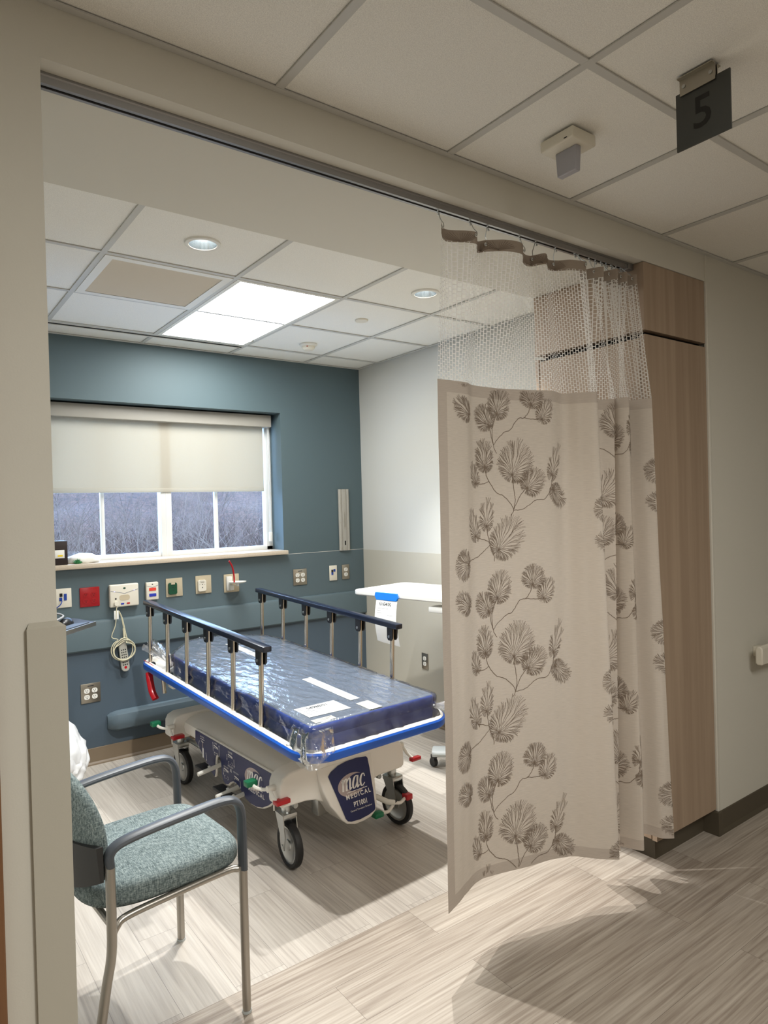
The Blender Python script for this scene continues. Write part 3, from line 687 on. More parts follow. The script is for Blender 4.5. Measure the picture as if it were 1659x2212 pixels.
for cs in (0, .70, 1.40):
    for cz in (.672, 0, -.672, -1.344, -2.016):
        dz = .18 if cs == .70 else 0.33 if cs == 1.4 else 0
        for (bs, bz, ts, tz, w_) in LEAVES:
            if cz+bz+dz < .0 or cz+bz+dz > 2.2: continue
            leaf(rn, (bs+cs, bz+cz+dz), (ts+cs, tz+cz+dz), w_*1.18, .0014)
        for st in STEMS:
            P = [Vector((p[0]+cs, p[1]+cz+dz)) for p in st]
            if max(p.y for p in P) < .1 or min(p.y for p in P) > 2: continue
            Q = bez([(p.x, p.y, 0) for p in P], 6)
            line3([(q.x+rn.uniform(-.0012, .0012), q.y+rn.uniform(-.0012, .0012)) for q in Q], .0028, .0022)
m.build('fabric_panel', ['curtain', 'print', 'hem'], ct, ang=80)
# net top
m = MB(); vs = []; NZ2 = 14
HA = [0]
for i in range(NX): a = Vector(hdr(XS[i])); b = Vector(hdr(XS[i+1])); HA.append(HA[-1]+(b-a).length)
for i in range(NX+1):
    h = hdr(XS[i]); c = cur(XS[i], 0)
    for j in range(NZ2+1):
        f = j/NZ2; vs.append((h[0]+(c.x-h[0])*f, h[1]+(c.y-h[1])*f, 2.465+(ZT-2.465)*f))
m.add(vs, [(i*(NZ2+1)+j, i*(NZ2+1)+j+1, (i+1)*(NZ2+1)+j+1, (i+1)*(NZ2+1)+j) for i in range(NX) for j in range(NZ2)], 0, None,
      [[(ARC[i], -j/NZ2*.5), (ARC[i], -(j+1)/NZ2*.5), (ARC[i+1], -(j+1)/NZ2*.5), (ARC[i+1], -j/NZ2*.5)] for i in range(NX) for j in range(NZ2)])
m.build('net_top', 'net', ct, ang=80)
m = MB(); vs = []
for i in range(NX+1):
    h = hdr(XS[i])
    for z in (2.500, 2.487, 2.474, 2.459): vs.append((h[0], h[1], z+.004*noise.noise(Vector((i*.03, 0, 0)))))
m.add(vs, [(i*4+j, i*4+j+1, (i+1)*4+j+1, (i+1)*4+j) for i in range(NX) for j in range(3)], 0, None, [[(HA[i], 0), (HA[i], .02), (HA[i+1], .02), (HA[i+1], 0)] for i in range(NX) for j in range(3)])
# print on the tape
rn2 = random.Random(3)
for sc in (1.2, 3.2, 4.0, 6.5, 7.0, 8.4):
    for k in range(16):
        a0 = R(20+140*k/15); pts = []
        for f in range(6):
            xx = sc+math.cos(a0)*f*.13; zz = 2.461+math.sin(a0)*f*.0078
            if zz < 2.4985: h = hdr(xx); h2 = hdr(xx+.02); n_ = Vector((h2[1]-h[1], -(h2[0]-h[0]), 0)).normalized()*.0012; pts.append((h[0]+n_.x, h[1]+n_.y, zz))
        if len(pts) > 1:
            vv = []
            for p in pts: vv += [(p[0], p[1], p[2]+.0011), (p[0]+.0014, p[1], p[2]-.0011)]
            m.add(vv, [(2*i, 2*i+1, 2*i+3, 2*i+2) for i in range(len(pts)-1)], 1)
m.build('header_tape', ['strip', 'print'], ct, ang=80)
hx = [.15, 1.9, 3.4, 5.3, 6.5, 8.2, 9.9]+[10.6+i*1.5 for i in range(8)]
for x in hx:
    h = hdr(x); top = (h[0]-.001, .068, HB-.019); p = (h[0], h[1]-.004, 2.484)
    m = MB(); m.tube([top, (h[0], h[1]*.7+.068*.3, 2.512), (p[0]+.006, p[1], 2.497), (p[0]+.004, p[1]-.003, 2.486), (p[0]-.003, p[1]-.004, 2.480), (p[0]-.006, p[1]-.002, 2.487)], .0016, 6)
    for q in range(3): m.lathe([(0, -.004), (.003, -.002), (.004, 0), (.003, .002), (0, .004)], 8, 0, Matrix.Translation((top[0], top[1]-.002*q, top[2]-.004-.008*q)))
    m.build('curtain_hook', 'zinc', ct)
    MB(frame((p[0], p[1]-.002, p[2]), (1, 0, 0), (0, 0, 1), (0, -1, 0))).lathe([(.003, 0), (.005, .001), (.0065, 0)], 12).build('grommet', 'white', ct)

# ------------------------------------------------------------------ wall devices
FB_ = lambda x, z: frame((x, DY-.0042, z), (1, 0, 0), (0, 0, 1), (0, -1, 0))
def receptacles(F, t, pos, m1='white', m2='dark'):
    for (x, y) in pos:
        m = MB(F @ Matrix.Translation((x, y, .005)))
        m.prism(rrect(-.0165, -.0145, .0165, .0145, .012, 5), 0, .003, 0)
        for sx in (-.006, .005): m.box((sx-.0012, -.001, .003), (sx+.0012, .0075, .0034), 1)
        m.prism(arc(0, -.006, .0028, 0, 360, 8)[:-1], .003, .0034, 1)
        m.build('receptacle', [m1, m2], t)
def plate(F, t, w, h, matn, d=.006):
    return MB(F).rbox((-w/2, -h/2, 0), (w/2, h/2, d), .003, 2).build('cover_plate', matn, t)
def quad_out(x, z, label, pm='plate', rm=('white', 'dark')):
    F = FB_(x, z); t = thing('quad_outlet', label, 'outlet', (x, DY-.004, z)); plate(F, t, .117, .122, pm)
    receptacles(F, t, [(sx*.023, sy*.0195-.004) for sx in (-1, 1) for sy in (-1, 1)], *rm)
    MB(F).box((-.018, .042, .006), (.018, .048, .0063)).build('engraved_label', 'inkgrey' if pm != 'plate' else 'ink', t, flat=True) if pm == 'plate' else None
    return t
quad_out(-2.0665, 1.052, 'red four-socket electrical outlet on the blue wall', 'redplate', ('redplate', 'dark'))
quad_out(-.5665, 1.053, 'steel four-socket outlet on the blue wall above the far bed rail')
quad_out(-2.078, .452, 'steel four-socket outlet low on the blue wall below the handset')
F = FB_(-.154, 1.06); t = thing('duplex_outlet', 'steel two-socket outlet on the blue wall near the corner', 'outlet', (-.154, DY, 1.06)); plate(F, t, .070, .116, 'plate'); receptacles(F, t, [(0, .0195), (0, -.0195)])
FR_ = frame((XW-.0005, 2.14, .446), (0, -1, 0), (0, 0, 1), (-1, 0, 0))
t = thing('duplex_outlet', 'dark steel two-socket outlet low on the greige side wall', 'outlet', (XW, 2.14, .446)); plate(FR_, t, .070, .114, 'plate'); receptacles(FR_, t, [(0, .0195), (0, -.0195)])
def data_plate(x, z, label, w=.070, jacks=(), cable=False):
    F = FB_(x, z); t = thing('data_plate', label, 'data outlet', (x, DY, z)); plate(F, t, w, .118, 'offwhite')
    for (jx, jy, mt) in jacks: MB(F).box((jx-.008, jy-.010, .006), (jx+.008, jy+.010, .009)).build('jack', mt, t, flat=True)
    if cable: MB(F).tube(bez([(-.012, -.012, .01), (-.012, -.016, .04), (-.03, -.04, .05), (-.08, -.07, .04), (-.16, -.1, .02)], 6), .003, 8).build('patch_cable', 'bluejack', t)
    return t
data_plate(-.2705, 1.06, 'white data outlet plate with two blue jacks near the corner', jacks=((.010, .020, 'bluejack'), (-.010, -.004, 'bluejack'), (-.010, .016, 'dark')))
data_plate(-2.222, 1.06, 'white data outlet plate with a blue cable beside the left jamb', .10, ((.014, .016, 'bluejack'), (.014, -.004, 'bluejack'), (-.010, .02, 'dark'), (-.012, -.006, 'bluejack')), True)
# nurse call station and handset
F = FB_(-1.864, 1.045); t = thing('nurse_call_station', 'white nurse call station with speaker grille on the blue wall', 'nurse call station', (-1.864, DY, 1.045))
MB(F).rbox((-.09, -.072, 0), (.09, .072, .035), .008, 3).build('housing', 'offwhite', t)
m = MB(F); m.ribbon([(-.085, .034), (-.02, .018), (0, .012), (.02, .018), (.085, .034)], .0035, 0, z=.0355); m.build('chevron_groove', 'inkgrey', t, flat=True)
m = MB(F); m.prism(rrect(-.032, -.03, .032, .004, .015, 5), .035, .0365, 0); m.build('speaker_grille', 'beigeplate', t)
MB(F).disc((0, .046), .0085, .006, mi=0, z=.0356).build('logo', 'greendark', t, flat=True)
for x, mt in ((-.014, 'bluebtn'), (.022, 'red')): MB(F).prism(rrect(x-.010, -.057, x+.010, -.047, .004, 3), .035, .037).build('button', mt, t)
for x, y in ((-.062, .029), (.06, .029)): MB(F).disc((x, y), .004, .002, z=.0362).build('status_light', 'ledblue', t, flat=True)
MB(F).disc((-.055, -.018), .0055, z=.0356).build('jack', 'dark', t, flat=True)
MB(F).cyl((-.055, -.047, .035), (-.055, -.047, .06), .014, 16).cyl((-.055, -.047, .05), (-.05, -.07, .05), .006, 10).build('plug', 'offwhite', t)
F2 = F
h = thing('pillow_speaker_handset', 'grey call handset hanging on a coiled cream cable from the station', 'handset', (-1.88, DY-.05, .56))
xp, zp = -1.919, .998
def wp(x, z, d): return (x, DY-d, z)
cab = [wp(xp, zp-.02, .056), wp(xp-.004, .93, .055), wp(xp-.01, .86, .05), wp(xp-.035, .79, .05)]
lo = []
for k in range(4):
    for a in range(0, 360, 30):
        rr = .066+.006*math.sin(k*2.1+a*.02); lo.append(wp(-1.888+rr*1.0*math.cos(R(115+a))+.004*k, .705+(.072-.006*k)*math.sin(R(115+a))-.004*k, .052+.006*((k+a/360) % 2)))
MB().tube(bez(cab+lo+[wp(-1.86, .76, .06), wp(-1.868, .80, .055), wp(-1.885, .90, .05), wp(-1.906, .95, .055)], 3), .0032, 7).build('cable', 'cable', h)
MB().tube(bez([wp(-1.912, .95, .05), wp(-1.895, .92, .05), wp(-1.884, .87, .05), wp(-1.879, .83, .05)], 4), .0026, 7).cyl(wp(-1.879, .835, .05), wp(-1.876, .775, .05), .007, 10).build('strain_relief', 'cable', h)
FH = frame(wp(-1.880, .66, .045), Vector((1, 0, .1)), Vector((-.1, 0, 1)), (0, -1, 0))
MB(FH).prism([(-.026, -.07), (-.024, -.085), (-.015, -.097), (0, -.101), (.015, -.097), (.024, -.085), (.026, -.07), (.024, .06), (.016, .095), (.006, .115), (-.006, .115), (-.016, .095), (-.024, .06)], -.016, .004).build('body', 'handset', h, bevel=.003)
m = MB(FH)
for iy in range(7):
    for ix in (-1, 0, 1): m.disc((ix*.012, .04-iy*.016), .0042, mi=0, z=.0046)
m.build('keypad', 'ink', h, flat=True)
MB(FH).disc((0, -.074), .0085, z=.0046).build('call_button', 'red', h, flat=True)
tag(MB().rbox((-1.936, DY-.055, .90), (-1.908, DY-.052, .955), .001).build('cable_tag', 'paper'), 'small white paper tag on the handset cable', 'tag')
# bed side call buttons
F = FB_(-1.684, 1.055); t = thing('call_button_station', 'white wall unit with one red and one blue button', 'call button', (-1.684, DY, 1.055))
MB(F).rbox((-.040, -.058, 0), (.040, .058, .03), .006, 3).build('housing', 'offwhite', t)
MB(F).ribbon([(-.036, .036), (0, .024), (.036, .036)], .003, z=.0305).build('chevron_groove', 'inkgrey', t, flat=True)
MB(F).disc((0, .044), .005, .0035, z=.0305).build('logo', 'ink', t, flat=True)
MB(F).prism(rrect(-.023, .002, .023, .022, .004, 3), .03, .032).build('red_button', 'orange', t); MB(F).prism(rrect(-.023, -.036, .023, -.016, .004, 3), .03, .032).build('blue_button', 'bluebtn', t)
# medical gas outlets
def gas(x, z, label, name, mt):
    F = FB_(x, z); t = thing(name, label, 'gas outlet', (x, DY, z)); plate(F, t, .113, .124, 'beigeplate')
    MB(F).prism(rrect(-.044, -.045, .014, .033, .012, 5), .006, .022).build('valve_face', mt, t, bevel=.002)
    m = MB(F)
    for px, py in ((-.015, .002), (-.015, -.018), (-.032, .001), (.003, .001)): m.disc((px, py), .0035 if px == -.015 else .002, z=.0223)
    m.build('port_holes', 'ink', t, flat=True)
    MB(F).prism(rrect(-.028, .022, -.002, .034, .003, 3), .022, .026).build('latch', 'beigeplate' if mt == 'greendark' else 'offwhite', t)
gas(-1.5305, 1.063, 'green medical gas outlet on a beige plate', 'oxygen_outlet', 'greendark')
gas(-1.3265, 1.0645, 'cream medical gas outlet on a beige plate', 'vacuum_outlet', 'offwhite')
F = FB_(-1.1205, 1.056); t = thing('suction_outlet', 'beige plate with a white suction fitting and red tube', 'suction fitting', (-1.1205, DY, 1.056)); plate(F, t, .115, .128, 'beigeplate')
MB(F).rbox((-.044, -.05, .006), (-.004, .05, .03), .005).rbox((-.03, -.045, .03), (.0, -.01, .05), .004).build('slide_bracket', 'white', t)
MB(F @ frame((.01, .004, .085), (1, 0, 0), (0, 0, -1), (0, 1, 0))).lathe([(0, .0), (.03, 0), (.055, .004), (.062, .012), (.058, .012), (.05, .007), (0, .006)], 36).cyl((0, 0, 0), (0, 0, -.02), .01, 12).build('collar', 'white', t)
MB(F).tube(bez([(-.012, .012, .08), (-.016, .06, .085), (-.03, .12, .095), (-.055, .165, .10)], 6), .006, 10).build('suction_tube', 'red', t)
# equipment rail
F = FB_(-.158, 1.4725); t = thing('equipment_rail', 'grey vertical aluminium equipment channel on the blue wall', 'wall channel', (-.158, DY, 1.23))
m = MB(F); pr = [(-.047, 0), (-.047, .012), (-.040, .016), (-.028, .016), (-.024, .010), (-.016, .010), (-.014, .018), (.014, .018), (.016, .010), (.024, .010), (.028, .016), (.040, .016), (.047, .012), (.047, 0)]
m2 = MB(F @ frame((0, -.242, 0), (1, 0, 0), (0, 0, 1), (0, 1, 0))); m2.prism(pr, 0, .484); m2.build('channel', 'cassette', t, flat=True)
m = MB(F)
for y in (-.225, -.07, .06, .13, .225): m.disc((0 if abs(y) < .2 else -.0, y), .004, z=.0183)
for x, y in ((-.036, -.225), (-.036, -.02), (-.036, .13)): m.disc((x, y), .0035, z=.0163)
m.build('screws', 'steel', t, flat=True)
MB(F).box((-.006, -.2, .018), (.006, -.165, .0184)).build('slot', 'dark', t, flat=True); MB(F).box((-.005, -.06, .018), (.005, .05, .0195)).build('latch_plate', 'steel', t, flat=True)
# low crash rail
m = MB(frame((-1.985, DY-.004, .25), (0, -1, 0), (0, 0, 1), (1, 0, 0)))
sec = [(0, -.062), (.03, -.06), (.055, -.045), (.066, -.015), (.066, .015), (.055, .045), (.03, .06), (0, .062)]
vs = []; st = [(0, .25), (.02, .7), (.06, 1), (1.78, 1), (1.83, .7), (1.85, .25)]
for d, k in st: vs += [(p[0]*(1 if k == 1 else .15+.75*k), p[1]*(.55+.45*k), d) for p in sec]
n = len(sec); m.add(vs, [(i*n+j, i*n+j+1, (i+1)*n+j+1, (i+1)*n+j) for i in range(len(st)-1) for j in range(n-1)]+[tuple(range(n))[::-1], tuple((len(st)-1)*n+j for j in range(n))])
tag(m.build('crash_rail', 'bumperslate', ang=28), 'slate vinyl bed bumper rail low on the blue wall', 'bumper rail')

# ------------------------------------------------------------------ things on the sill, tray, bin
t = thing('dispenser_box', 'dark brown upright box with a white label on the window sill', 'box', (-2.22, DY-.02, WZ0+.003))
MB().rbox((-2.30, DY-.045, WZ0+.0035), (-2.193, DY+.06, WZ0+.15), .004).build('body', 'darkbox', t)
MB().rbox((-2.29, DY-.047, WZ0+.045), (-2.212, DY-.0445, WZ0+.095), .001).rbox((-2.25, DY-.048, WZ0+.055), (-2.222, DY-.0465, WZ0+.065), .0005, 1, 1).build('label_plate', ['white', 'yellow'], t)
m = MB(); b = bmesh.new(); bmesh.ops.create_uvsphere(b, u_segments=28, v_segments=16, radius=1)
for v in b.verts:
    d = 1+.10*noise.noise(v.co*2.2); v.co = Vector((v.co.x*.10*d, v.co.y*.05*d, max(v.co.z, -.35)*.045*d+.017))
m.bm(b, 0, Matrix.Translation((-2.09, DY+.03, WZ0+.003))); tag(m.build('white_stone', 'white', ang=70), 'low smooth white stone on the window sill', 'stone')
m = MB(); rn = random.Random(5)
for k in range(70):
    a = rn.uniform(0, 6.28); e = rn.uniform(.3, 1.4); L = rn.uniform(.015, .034); dx, dy, dz = math.cos(a)*math.cos(e)*L, math.sin(a)*math.cos(e)*L, math.sin(e)*L
    p = Vector((-2.135+rn.uniform(-.012, .012), DY-.028+rn.uniform(-.008, .008), WZ0+.0045)); m.tube([p, p+Vector((dx*.5, dy*.5, dz*.6)), p+Vector((dx, dy, dz))], [.0015, .0022, .0003], 4)
tag(m.build('small_plant', 'plant'), 'small tuft of green leaves in front of the white stone', 'plant')
# keyboard tray at the left
t = thing('keyboard_tray', 'dark wall mounted keyboard tray showing past the left jamb', 'tray', (-2.4, 2.25, .99))
MB().prism([(-2.2, 2.179), (-2.26, 2.42), (-2.80, 2.15), (-2.66, 1.676)], .986, .998).build('tray', 'shell', t, bevel=.003)
F = frame((-2.2, 2.179, 1.0), Vector((.181, .198, 0)), Vector((-.198, .181, 0)), (0, 0, 1))
MB(F).rbox((-.60, -.004, -.022), (-.004, .004, .001), .002).build('edge_trim', 'steel', t)
MB(F).prism([(-.045, .012), (-.09, .07), (-.55, .07), (-.55, .012)], -.002, .004).build('wrist_rest', 'arm', t)
MB(F).tube([(-.3, .2, -.016), (-.45, .3, -.06), (-.75, .42, -.06)], .02, 10).build('support_arm', 'shell', t)
m = MB(F); b = bmesh.new(); bmesh.ops.create_uvsphere(b, u_segments=20, v_segments=12, radius=1)
for v in b.verts: v.co = Vector((v.co.x*.052, v.co.y*.031, max(v.co.z, 0)*.036))
m.bm(b, 0, Matrix.Translation((-.085, .115, -.0015)))
t = tag(m.build('computer_mouse', 'black', ang=60), 'black computer mouse lying on the dark tray', 'computer mouse')
MB(F).tube(bez([(-.135, .115, .012), (-.16, .15, .03), (-.13, .19, .06), (-.08, .17, .055), (-.12, .11, .045), (-.22, .13, .025), (-.3, .15, .01)], 6), .005, 8).build('mouse_cable', 'inkgrey', t)
# bin with white bag
t = thing('waste_bin', 'bin with a crumpled white plastic bag behind the left jamb', 'bin', (-2.33, 2.52, 0))
MB().lathe([(0, 0.001), (.11, .001), (.14, .26), (.13, .26)], 28, 0, Matrix.Translation((-2.34, 2.52, 0))).build('bin_body', 'lightgrey', t)
m = MB(); b = bmesh.new(); bmesh.ops.create_icosphere(b, subdivisions=5, radius=1)
for v in b.verts:
    c = v.co.copy(); d = 1+.22*abs(noise.noise(c*2.4))+.10*abs(noise.noise(c*6+Vector((3, 1, 0)))); zz = c.z
    k = .155 if zz < .25 else .155*(1-.55*(zz-.25)/.75)
    v.co = Vector((c.x*k*d*.94, c.y*k*d*.94, .195+zz*(.165 if zz < 0 else .27)*d**.5))
m.bm(b, 0, Matrix.Translation((-2.345, 2.52, .0))); m.build('bag', 'bag', t, ang=40)

# ------------------------------------------------------------------ overbed table and notice
t = thing('overbed_table', 'white overbed table against the side wall beyond the bed', 'table', (-.35, 1.5, 0))
Ft = frame((-.41, 1.62, 1.05), Vector((.975, .22, 0)), Vector((-.22, .975, 0)), (0, 0, 1))
W2, L2 = .235, .47
A = [(-.245, .325), (-.245, -.60), (.245, -.60), (.245, .325)]
F = frame((-.428, 1.66, 1.05), Vector((.985, .17, 0)), Vector((-.17, .985, 0)), (0, 0, 1))
MB(F).prism(rrect(-.245, -.62, .245, .325, .045, 6), -.032, .0).build('table_top', 'white', t, bevel=.008)
MB(F).prism(rrect(-.215, -.59, .215, .295, .035, 6), .0003, .0012).build('top_inset', 'tray', t, flat=True)
m = MB(F)
MB(F).rbox((-.23, -.54, -.094), (-.13, -.285, -.060), .008).rbox((-.21, -.45, -.064), (-.15, -.39, -.03), .004).build('height_handle', 'white', t)
MB().rbox((-.30, 1.14, .12), (-.22, 1.22, 1.02), .008).build('column', 'lightgrey', t)
MB().tube([(-.47, 1.49, .088), (-.36, 1.36, .096), (-.26, 1.20, .11), (-.2, .98, .096), (-.17, .84, .088)], .05, 14, flat=(.055, .028)).build('base', 'lightgrey', t)
for x, y in ((-.47, 1.485), (-.17, .84)):
    m = MB(); m.lathe([(0, -.013), (.024, -.013), (.028, -.008), (.028, .008), (.024, .013), (0, .013)], 20, 0, frame((x-.004, y-.002, .0285), (0, 1, 0), (0, 0, 1), (1, 0, 0))).cyl((x, y, .05), (x, y, .07), .02, 12); m.build('caster', 'black', t)
t = thing('paper_notice', 'white printed paper taped to the edge of the overbed table', 'paper', (-.5, 1.4, .8))
# sheet hangs just in front of the long edge of the table
Fp = F @ frame((-.2555, .0, 0), (0, -1, 0), (0, 0, 1), (-1, 0, 0))
def sheet(m, x0, x1, z0, z1, nb, mi, T):
    vs = []; nxx = 6
    for i in range(nxx+1):
        for j in range(nb+1):
            f = j/nb; x = x0+(x1-x0)*i/nxx; z = z1+(z0-z1)*f; d = .006+.022*math.sin(f*3.0)*(f > 0)+.010*abs(f-.52)*(-1)+.006*math.sin(i*.9)*f
            vs.append((x+.012*f*f*(i-3)/6, z-.02*f*i/nxx*(f > .9), d))
    m.add(vs, [(i*(nb+1)+j, i*(nb+1)+j+1, (i+1)*(nb+1)+j+1, (i+1)*(nb+1)+j) for i in range(nxx) for j in range(nb)], mi, T)
PX = -.006
m = MB(Fp); sheet(m, PX-.085, PX+.085, -.292, -.006, 14, 0, Matrix.Translation((0, 0, 0)))
m.build('sheet', 'paper', t, ang=60)
m = MB(Fp); m.text('61604/00', .030, PX, -.064, 0, None, .024, bold=.0006, sx=.85)
for k, (a, b) in enumerate(((-.066, .03), (-.066, -.036), (-.066, -.028), (-.066, -.044))):
    x = a
    while x < b: 
        m.ribbon([(PX+x, -.090-.014*k), (PX+min(x+.008, b), -.090-.014*k)], .003, 1, z=.0275); x += .0105
m.ribbon([(PX+.02, -.128), (PX+.065, -.128)], .002, 1, z=.031)
m.build('printing', ['ink', 'inkgrey'], t, flat=True)
MB(Fp).prism([(PX-.092, .002), (PX-.098, -.022), (PX-.085, -.044), (PX+.08, -.044), (PX+.092, -.026), (PX+.086, .002)], .0012, .0135).build('tape', 'tape', t, bevel=.002)

# ------------------------------------------------------------------ stretcher
YAW, TILT = .044, .049
U0 = Vector((math.sin(YAW), -math.cos(YAW), 0)); RR = Vector((math.cos(YAW), math.sin(YAW), 0)); UP = Vector((0, 0, 1))
OB = Vector((-1.4639, 2.4664, 0))
UT = Vector((math.sin(YAW)*math.cos(TILT), -math.cos(YAW)*math.cos(TILT), -math.sin(TILT))); NT = UT.cross(RR)
FBs = frame(OB, U0, RR, UP)
FD = frame(OB+Vector((0, 0, .667)), UT, RR, NT)
st = thing('stretcher', 'white hospital stretcher with blue bumper and raised side rails', 'stretcher', tuple(FBs @ Vector((.8, 0, 0))))
# bumper and deck frame swept round the outline
def ring(outl, prof, m, mi, z=0):
    n = len(outl); vs = []
    for i in range(n):
        a = Vector(outl[i-1]); b = Vector(outl[(i+1) % n]); t_ = (b-a).normalized(); o = Vector((t_.y, -t_.x))
        for (d, h) in prof: vs.append((outl[i][0]+o.x*d, outl[i][1]+o.y*d, h+z))
    k = len(prof)
    m.add(vs, [(i*k+j, i*k+(j+1) % k, ((i+1) % n)*k+(j+1) % k, ((i+1) % n)*k+j) for i in range(n) for j in range(k)], mi)
HW = .410; UA, UB = -.125, 1.775
def densify(P, s=.06):
    out = []
    for i in range(len(P)):
        a = Vector(P[i]); b = Vector(P[(i+1) % len(P)]); k = max(1, int((b-a).length/s))
        for q in range(k): out.append(tuple(a.lerp(b, q/k)))
    return out
outl = densify(rrect(UA, -HW, UB, HW, .13, 10))
m = MB(FD); ring(outl, [(-.034, -.026), (-.006, -.030), (0, -.025), (.003, -.010), (.001, .004), (-.006, .010), (-.034, .006)], m, 0); m.build('bumper', 'bluebump', st)
m = MB(FD); ring(outl, [(-.008, .0105), (-.014, .015), (-.034, .015), (-.040, .010), (-.042, -.03), (-.034, -.03)], m, 0)
m.add([(p[0], p[1], -.014) for p in rrect(UA+.038, -HW+.038, UB-.038, HW-.038, .1, 8)], [tuple(range(36))], 0)
m.add([(p[0], p[1], -.055) for p in rrect(UA+.08, -HW+.08, UB-.08, HW-.08, .1, 8)], [tuple(range(36))[::-1]], 0)
m.build('deck_frame', 'moulded', st)
m = MB(FD)
for r_ in (-.31, .25): m.rbox((.02, r_, -.075), (1.6, r_+.06, -.03), .008)
for u_ in (.15, .75, 1.35): m.rbox((u_, -.31, -.09), (u_+.06, .31, -.04), .008)
m.build('under_frame', 'moulded', st)
m = MB(FD).rbox((1.14, -.335, -.075), (1.20, -.24, -.03), .004).rbox((1.19, -.335, -.09), (1.27, -.24, -.03), .006).rbox((.17, -.34, -.10), (.25, -.26, -.03), .008); m.build('latch_box', 'white', st)
MB(frame(FD @ Vector((1.152, -.3365, -.052)), UT, NT, -RR)).box((0, -.010, 0), (.034, .010, .0006)).box((.003, -.006, .0006), (.010, .006, .0009), 1).box((.013, .0, .0006), (.030, .006, .0009), 1).build('warning_label', ['yellow', 'ink'], st, flat=True)
tl = MB(frame(FD @ Vector((-.06, -HW+.020, .0155)), UT, RR, NT)); tl.ribbon([(0, 0), (.16, 0)], .006); tl.build('red_print', 'red', st, flat=True)
# side rails
for sgn in (-1, 1):
    rail = MB(FD); r_ = sgn*.373
    rail.rbox((-.055, r_-.022, .352), (1.405, r_+.022, .378), .004, 2); ro = rail.build('side_rail', 'navyrail', st)
    for k in range(6):
        u_ = .27*k
        MB(FD).tube([(u_, r_, -.03), (u_, r_, .345)], .0115, 12).build('rail_post', 'chrome', ro)
        b = MB(FD)
        for q in (-.018, .010): b.prism([(u_-.020, .30), (u_-.012, .288), (u_+.012, .288), (u_+.020, .30), (u_+.022, .352), (u_-.022, .352)], 0, .008, 0, frame((0, r_+q, 0), (1, 0, 0), (0, 0, 1), (0, 1, 0)) )
        b.build('rail_bracket', 'black', ro)
        MB(FD).cyl((u_-.004, r_-.0205, .307), (u_-.004, r_-.018, .307), .007, 12).cyl((u_-.004, r_+.018, .307), (u_-.004, r_+.0205, .307), .007, 12).build('bolt', 'zinc', ro)
        MB(FD).rbox((u_-.012, r_-.012+.012*(-sgn), -.012), (u_+.022, r_+.012+.012*(-sgn), .012), .005).build('post_socket', 'black', ro)
    MB(FD).tube([(.16, r_*.97, -.02), (.19, r_*.97, -.13)], .011, 12).build('pivot_arm', 'chrome', ro)
MB(FD).tube(bez([(.05, -.40, -.035), (.075, -.405, -.07), (.11, -.405, -.13), (.15, -.40, -.165)], 5), .014, 12, flat=(.020, .011)).build('release_lever', 'red', st)
# lift columns
for u_ in (.42, 1.12):
    m = MB(FBs @ Matrix.Translation((u_, 0, 0))); m.lathe([(.0, .38), (.075, .38), (.075, .50), (.12, .52), (.13, .57), (.12, .60), (0, .605)], 32); m.build('lift_column', 'moulded', st)
# base shroud
cs = [(-.278, .30), (-.286, .335), (-.280, .362), (-.255, .380), (-.21, .395), (.21, .395), (.255, .380), (.280, .362), (.286, .335), (.278, .30), (.2, .28), (-.2, .28)]
m = MB(FBs); m.prism(cs, .16, 1.42, 0, frame((0, 0, 0), (0, 1, 0), (0, 0, 1), (1, 0, 0)))
# foot end panel and arms
arms = [(-.352, .30), (-.350, .282), (-.335, .274), (-.29, .274), (-.22, .272), (-.17, .262), (-.13, .24), (-.10, .225), (.10, .225), (.13, .24), (.15, .264), (.19, .274), (.30, .274), (.335, .276), (.350, .286), (.352, .30), (.348, .37), (.335, .40), (.30, .418), (.20, .426), (0, .432), (-.2, .426), (-.30, .418), (-.335, .40), (-.348, .37)]
m.prism(arms, 1.355, 1.455, 0, frame((0, 0, 0), (0, 1, 0), (0, 0, 1), (1, 0, 0)))
panel = [(-.165, .40), (-.150, .30), (-.128, .238), (-.105, .205), (-.085, .172), (-.06, .148), (-.02, .136), (.03, .136), (.075, .142), (.105, .158), (.122, .19), (.130, .235), (.140, .30), (.150, .40)]
m.prism(panel, 1.40, 1.455, 0, frame((0, 0, 0), (0, 1, 0), (0, 0, 1), (1, 0, 0)), shear=lambda r_, z_: .34*(.40-z_))
head = [(-.352, .285), (-.34, .274), (-.25, .274), (-.2, .29), (.2, .29), (.25, .274), (.34, .274), (.352, .285), (.348, .37), (.335, .395), (.30, .41), (-.30, .41), (-.335, .395), (-.348, .37)]
m.prism(head, .14, .265, 0, frame((0, 0, 0), (0, 1, 0), (0, 0, 1), (1, 0, 0)))
side = [(.44, .37), (.43, .30), (.50, .262), (.56, .222), (.62, .186), (.668, .166)]+[(.682, .172), (.690, .20), (.692, .255)]+arc(.722, .262, .028, 170, 10, 7)+[(.752, .235), (.757, .20), (.772, .176), (.80, .165), (.832, .170), (.862, .192), (.892, .205), (.922, .206), (.952, .196), (.982, .176), (1.02, .160), (1.07, .152), (1.13, .155), (1.19, .170), (1.25, .20), (1.32, .25), (1.34, .37)]
for s_ in (-1, 1): m.prism(side, 0, .014, 0, frame((0, s_*.284-(.007), 0), (1, 0, 0), (0, 0, 1), (0, 1, 0)))
bs = m.build('base_shroud', 'moulded', st, ang=40, bevel=.010)
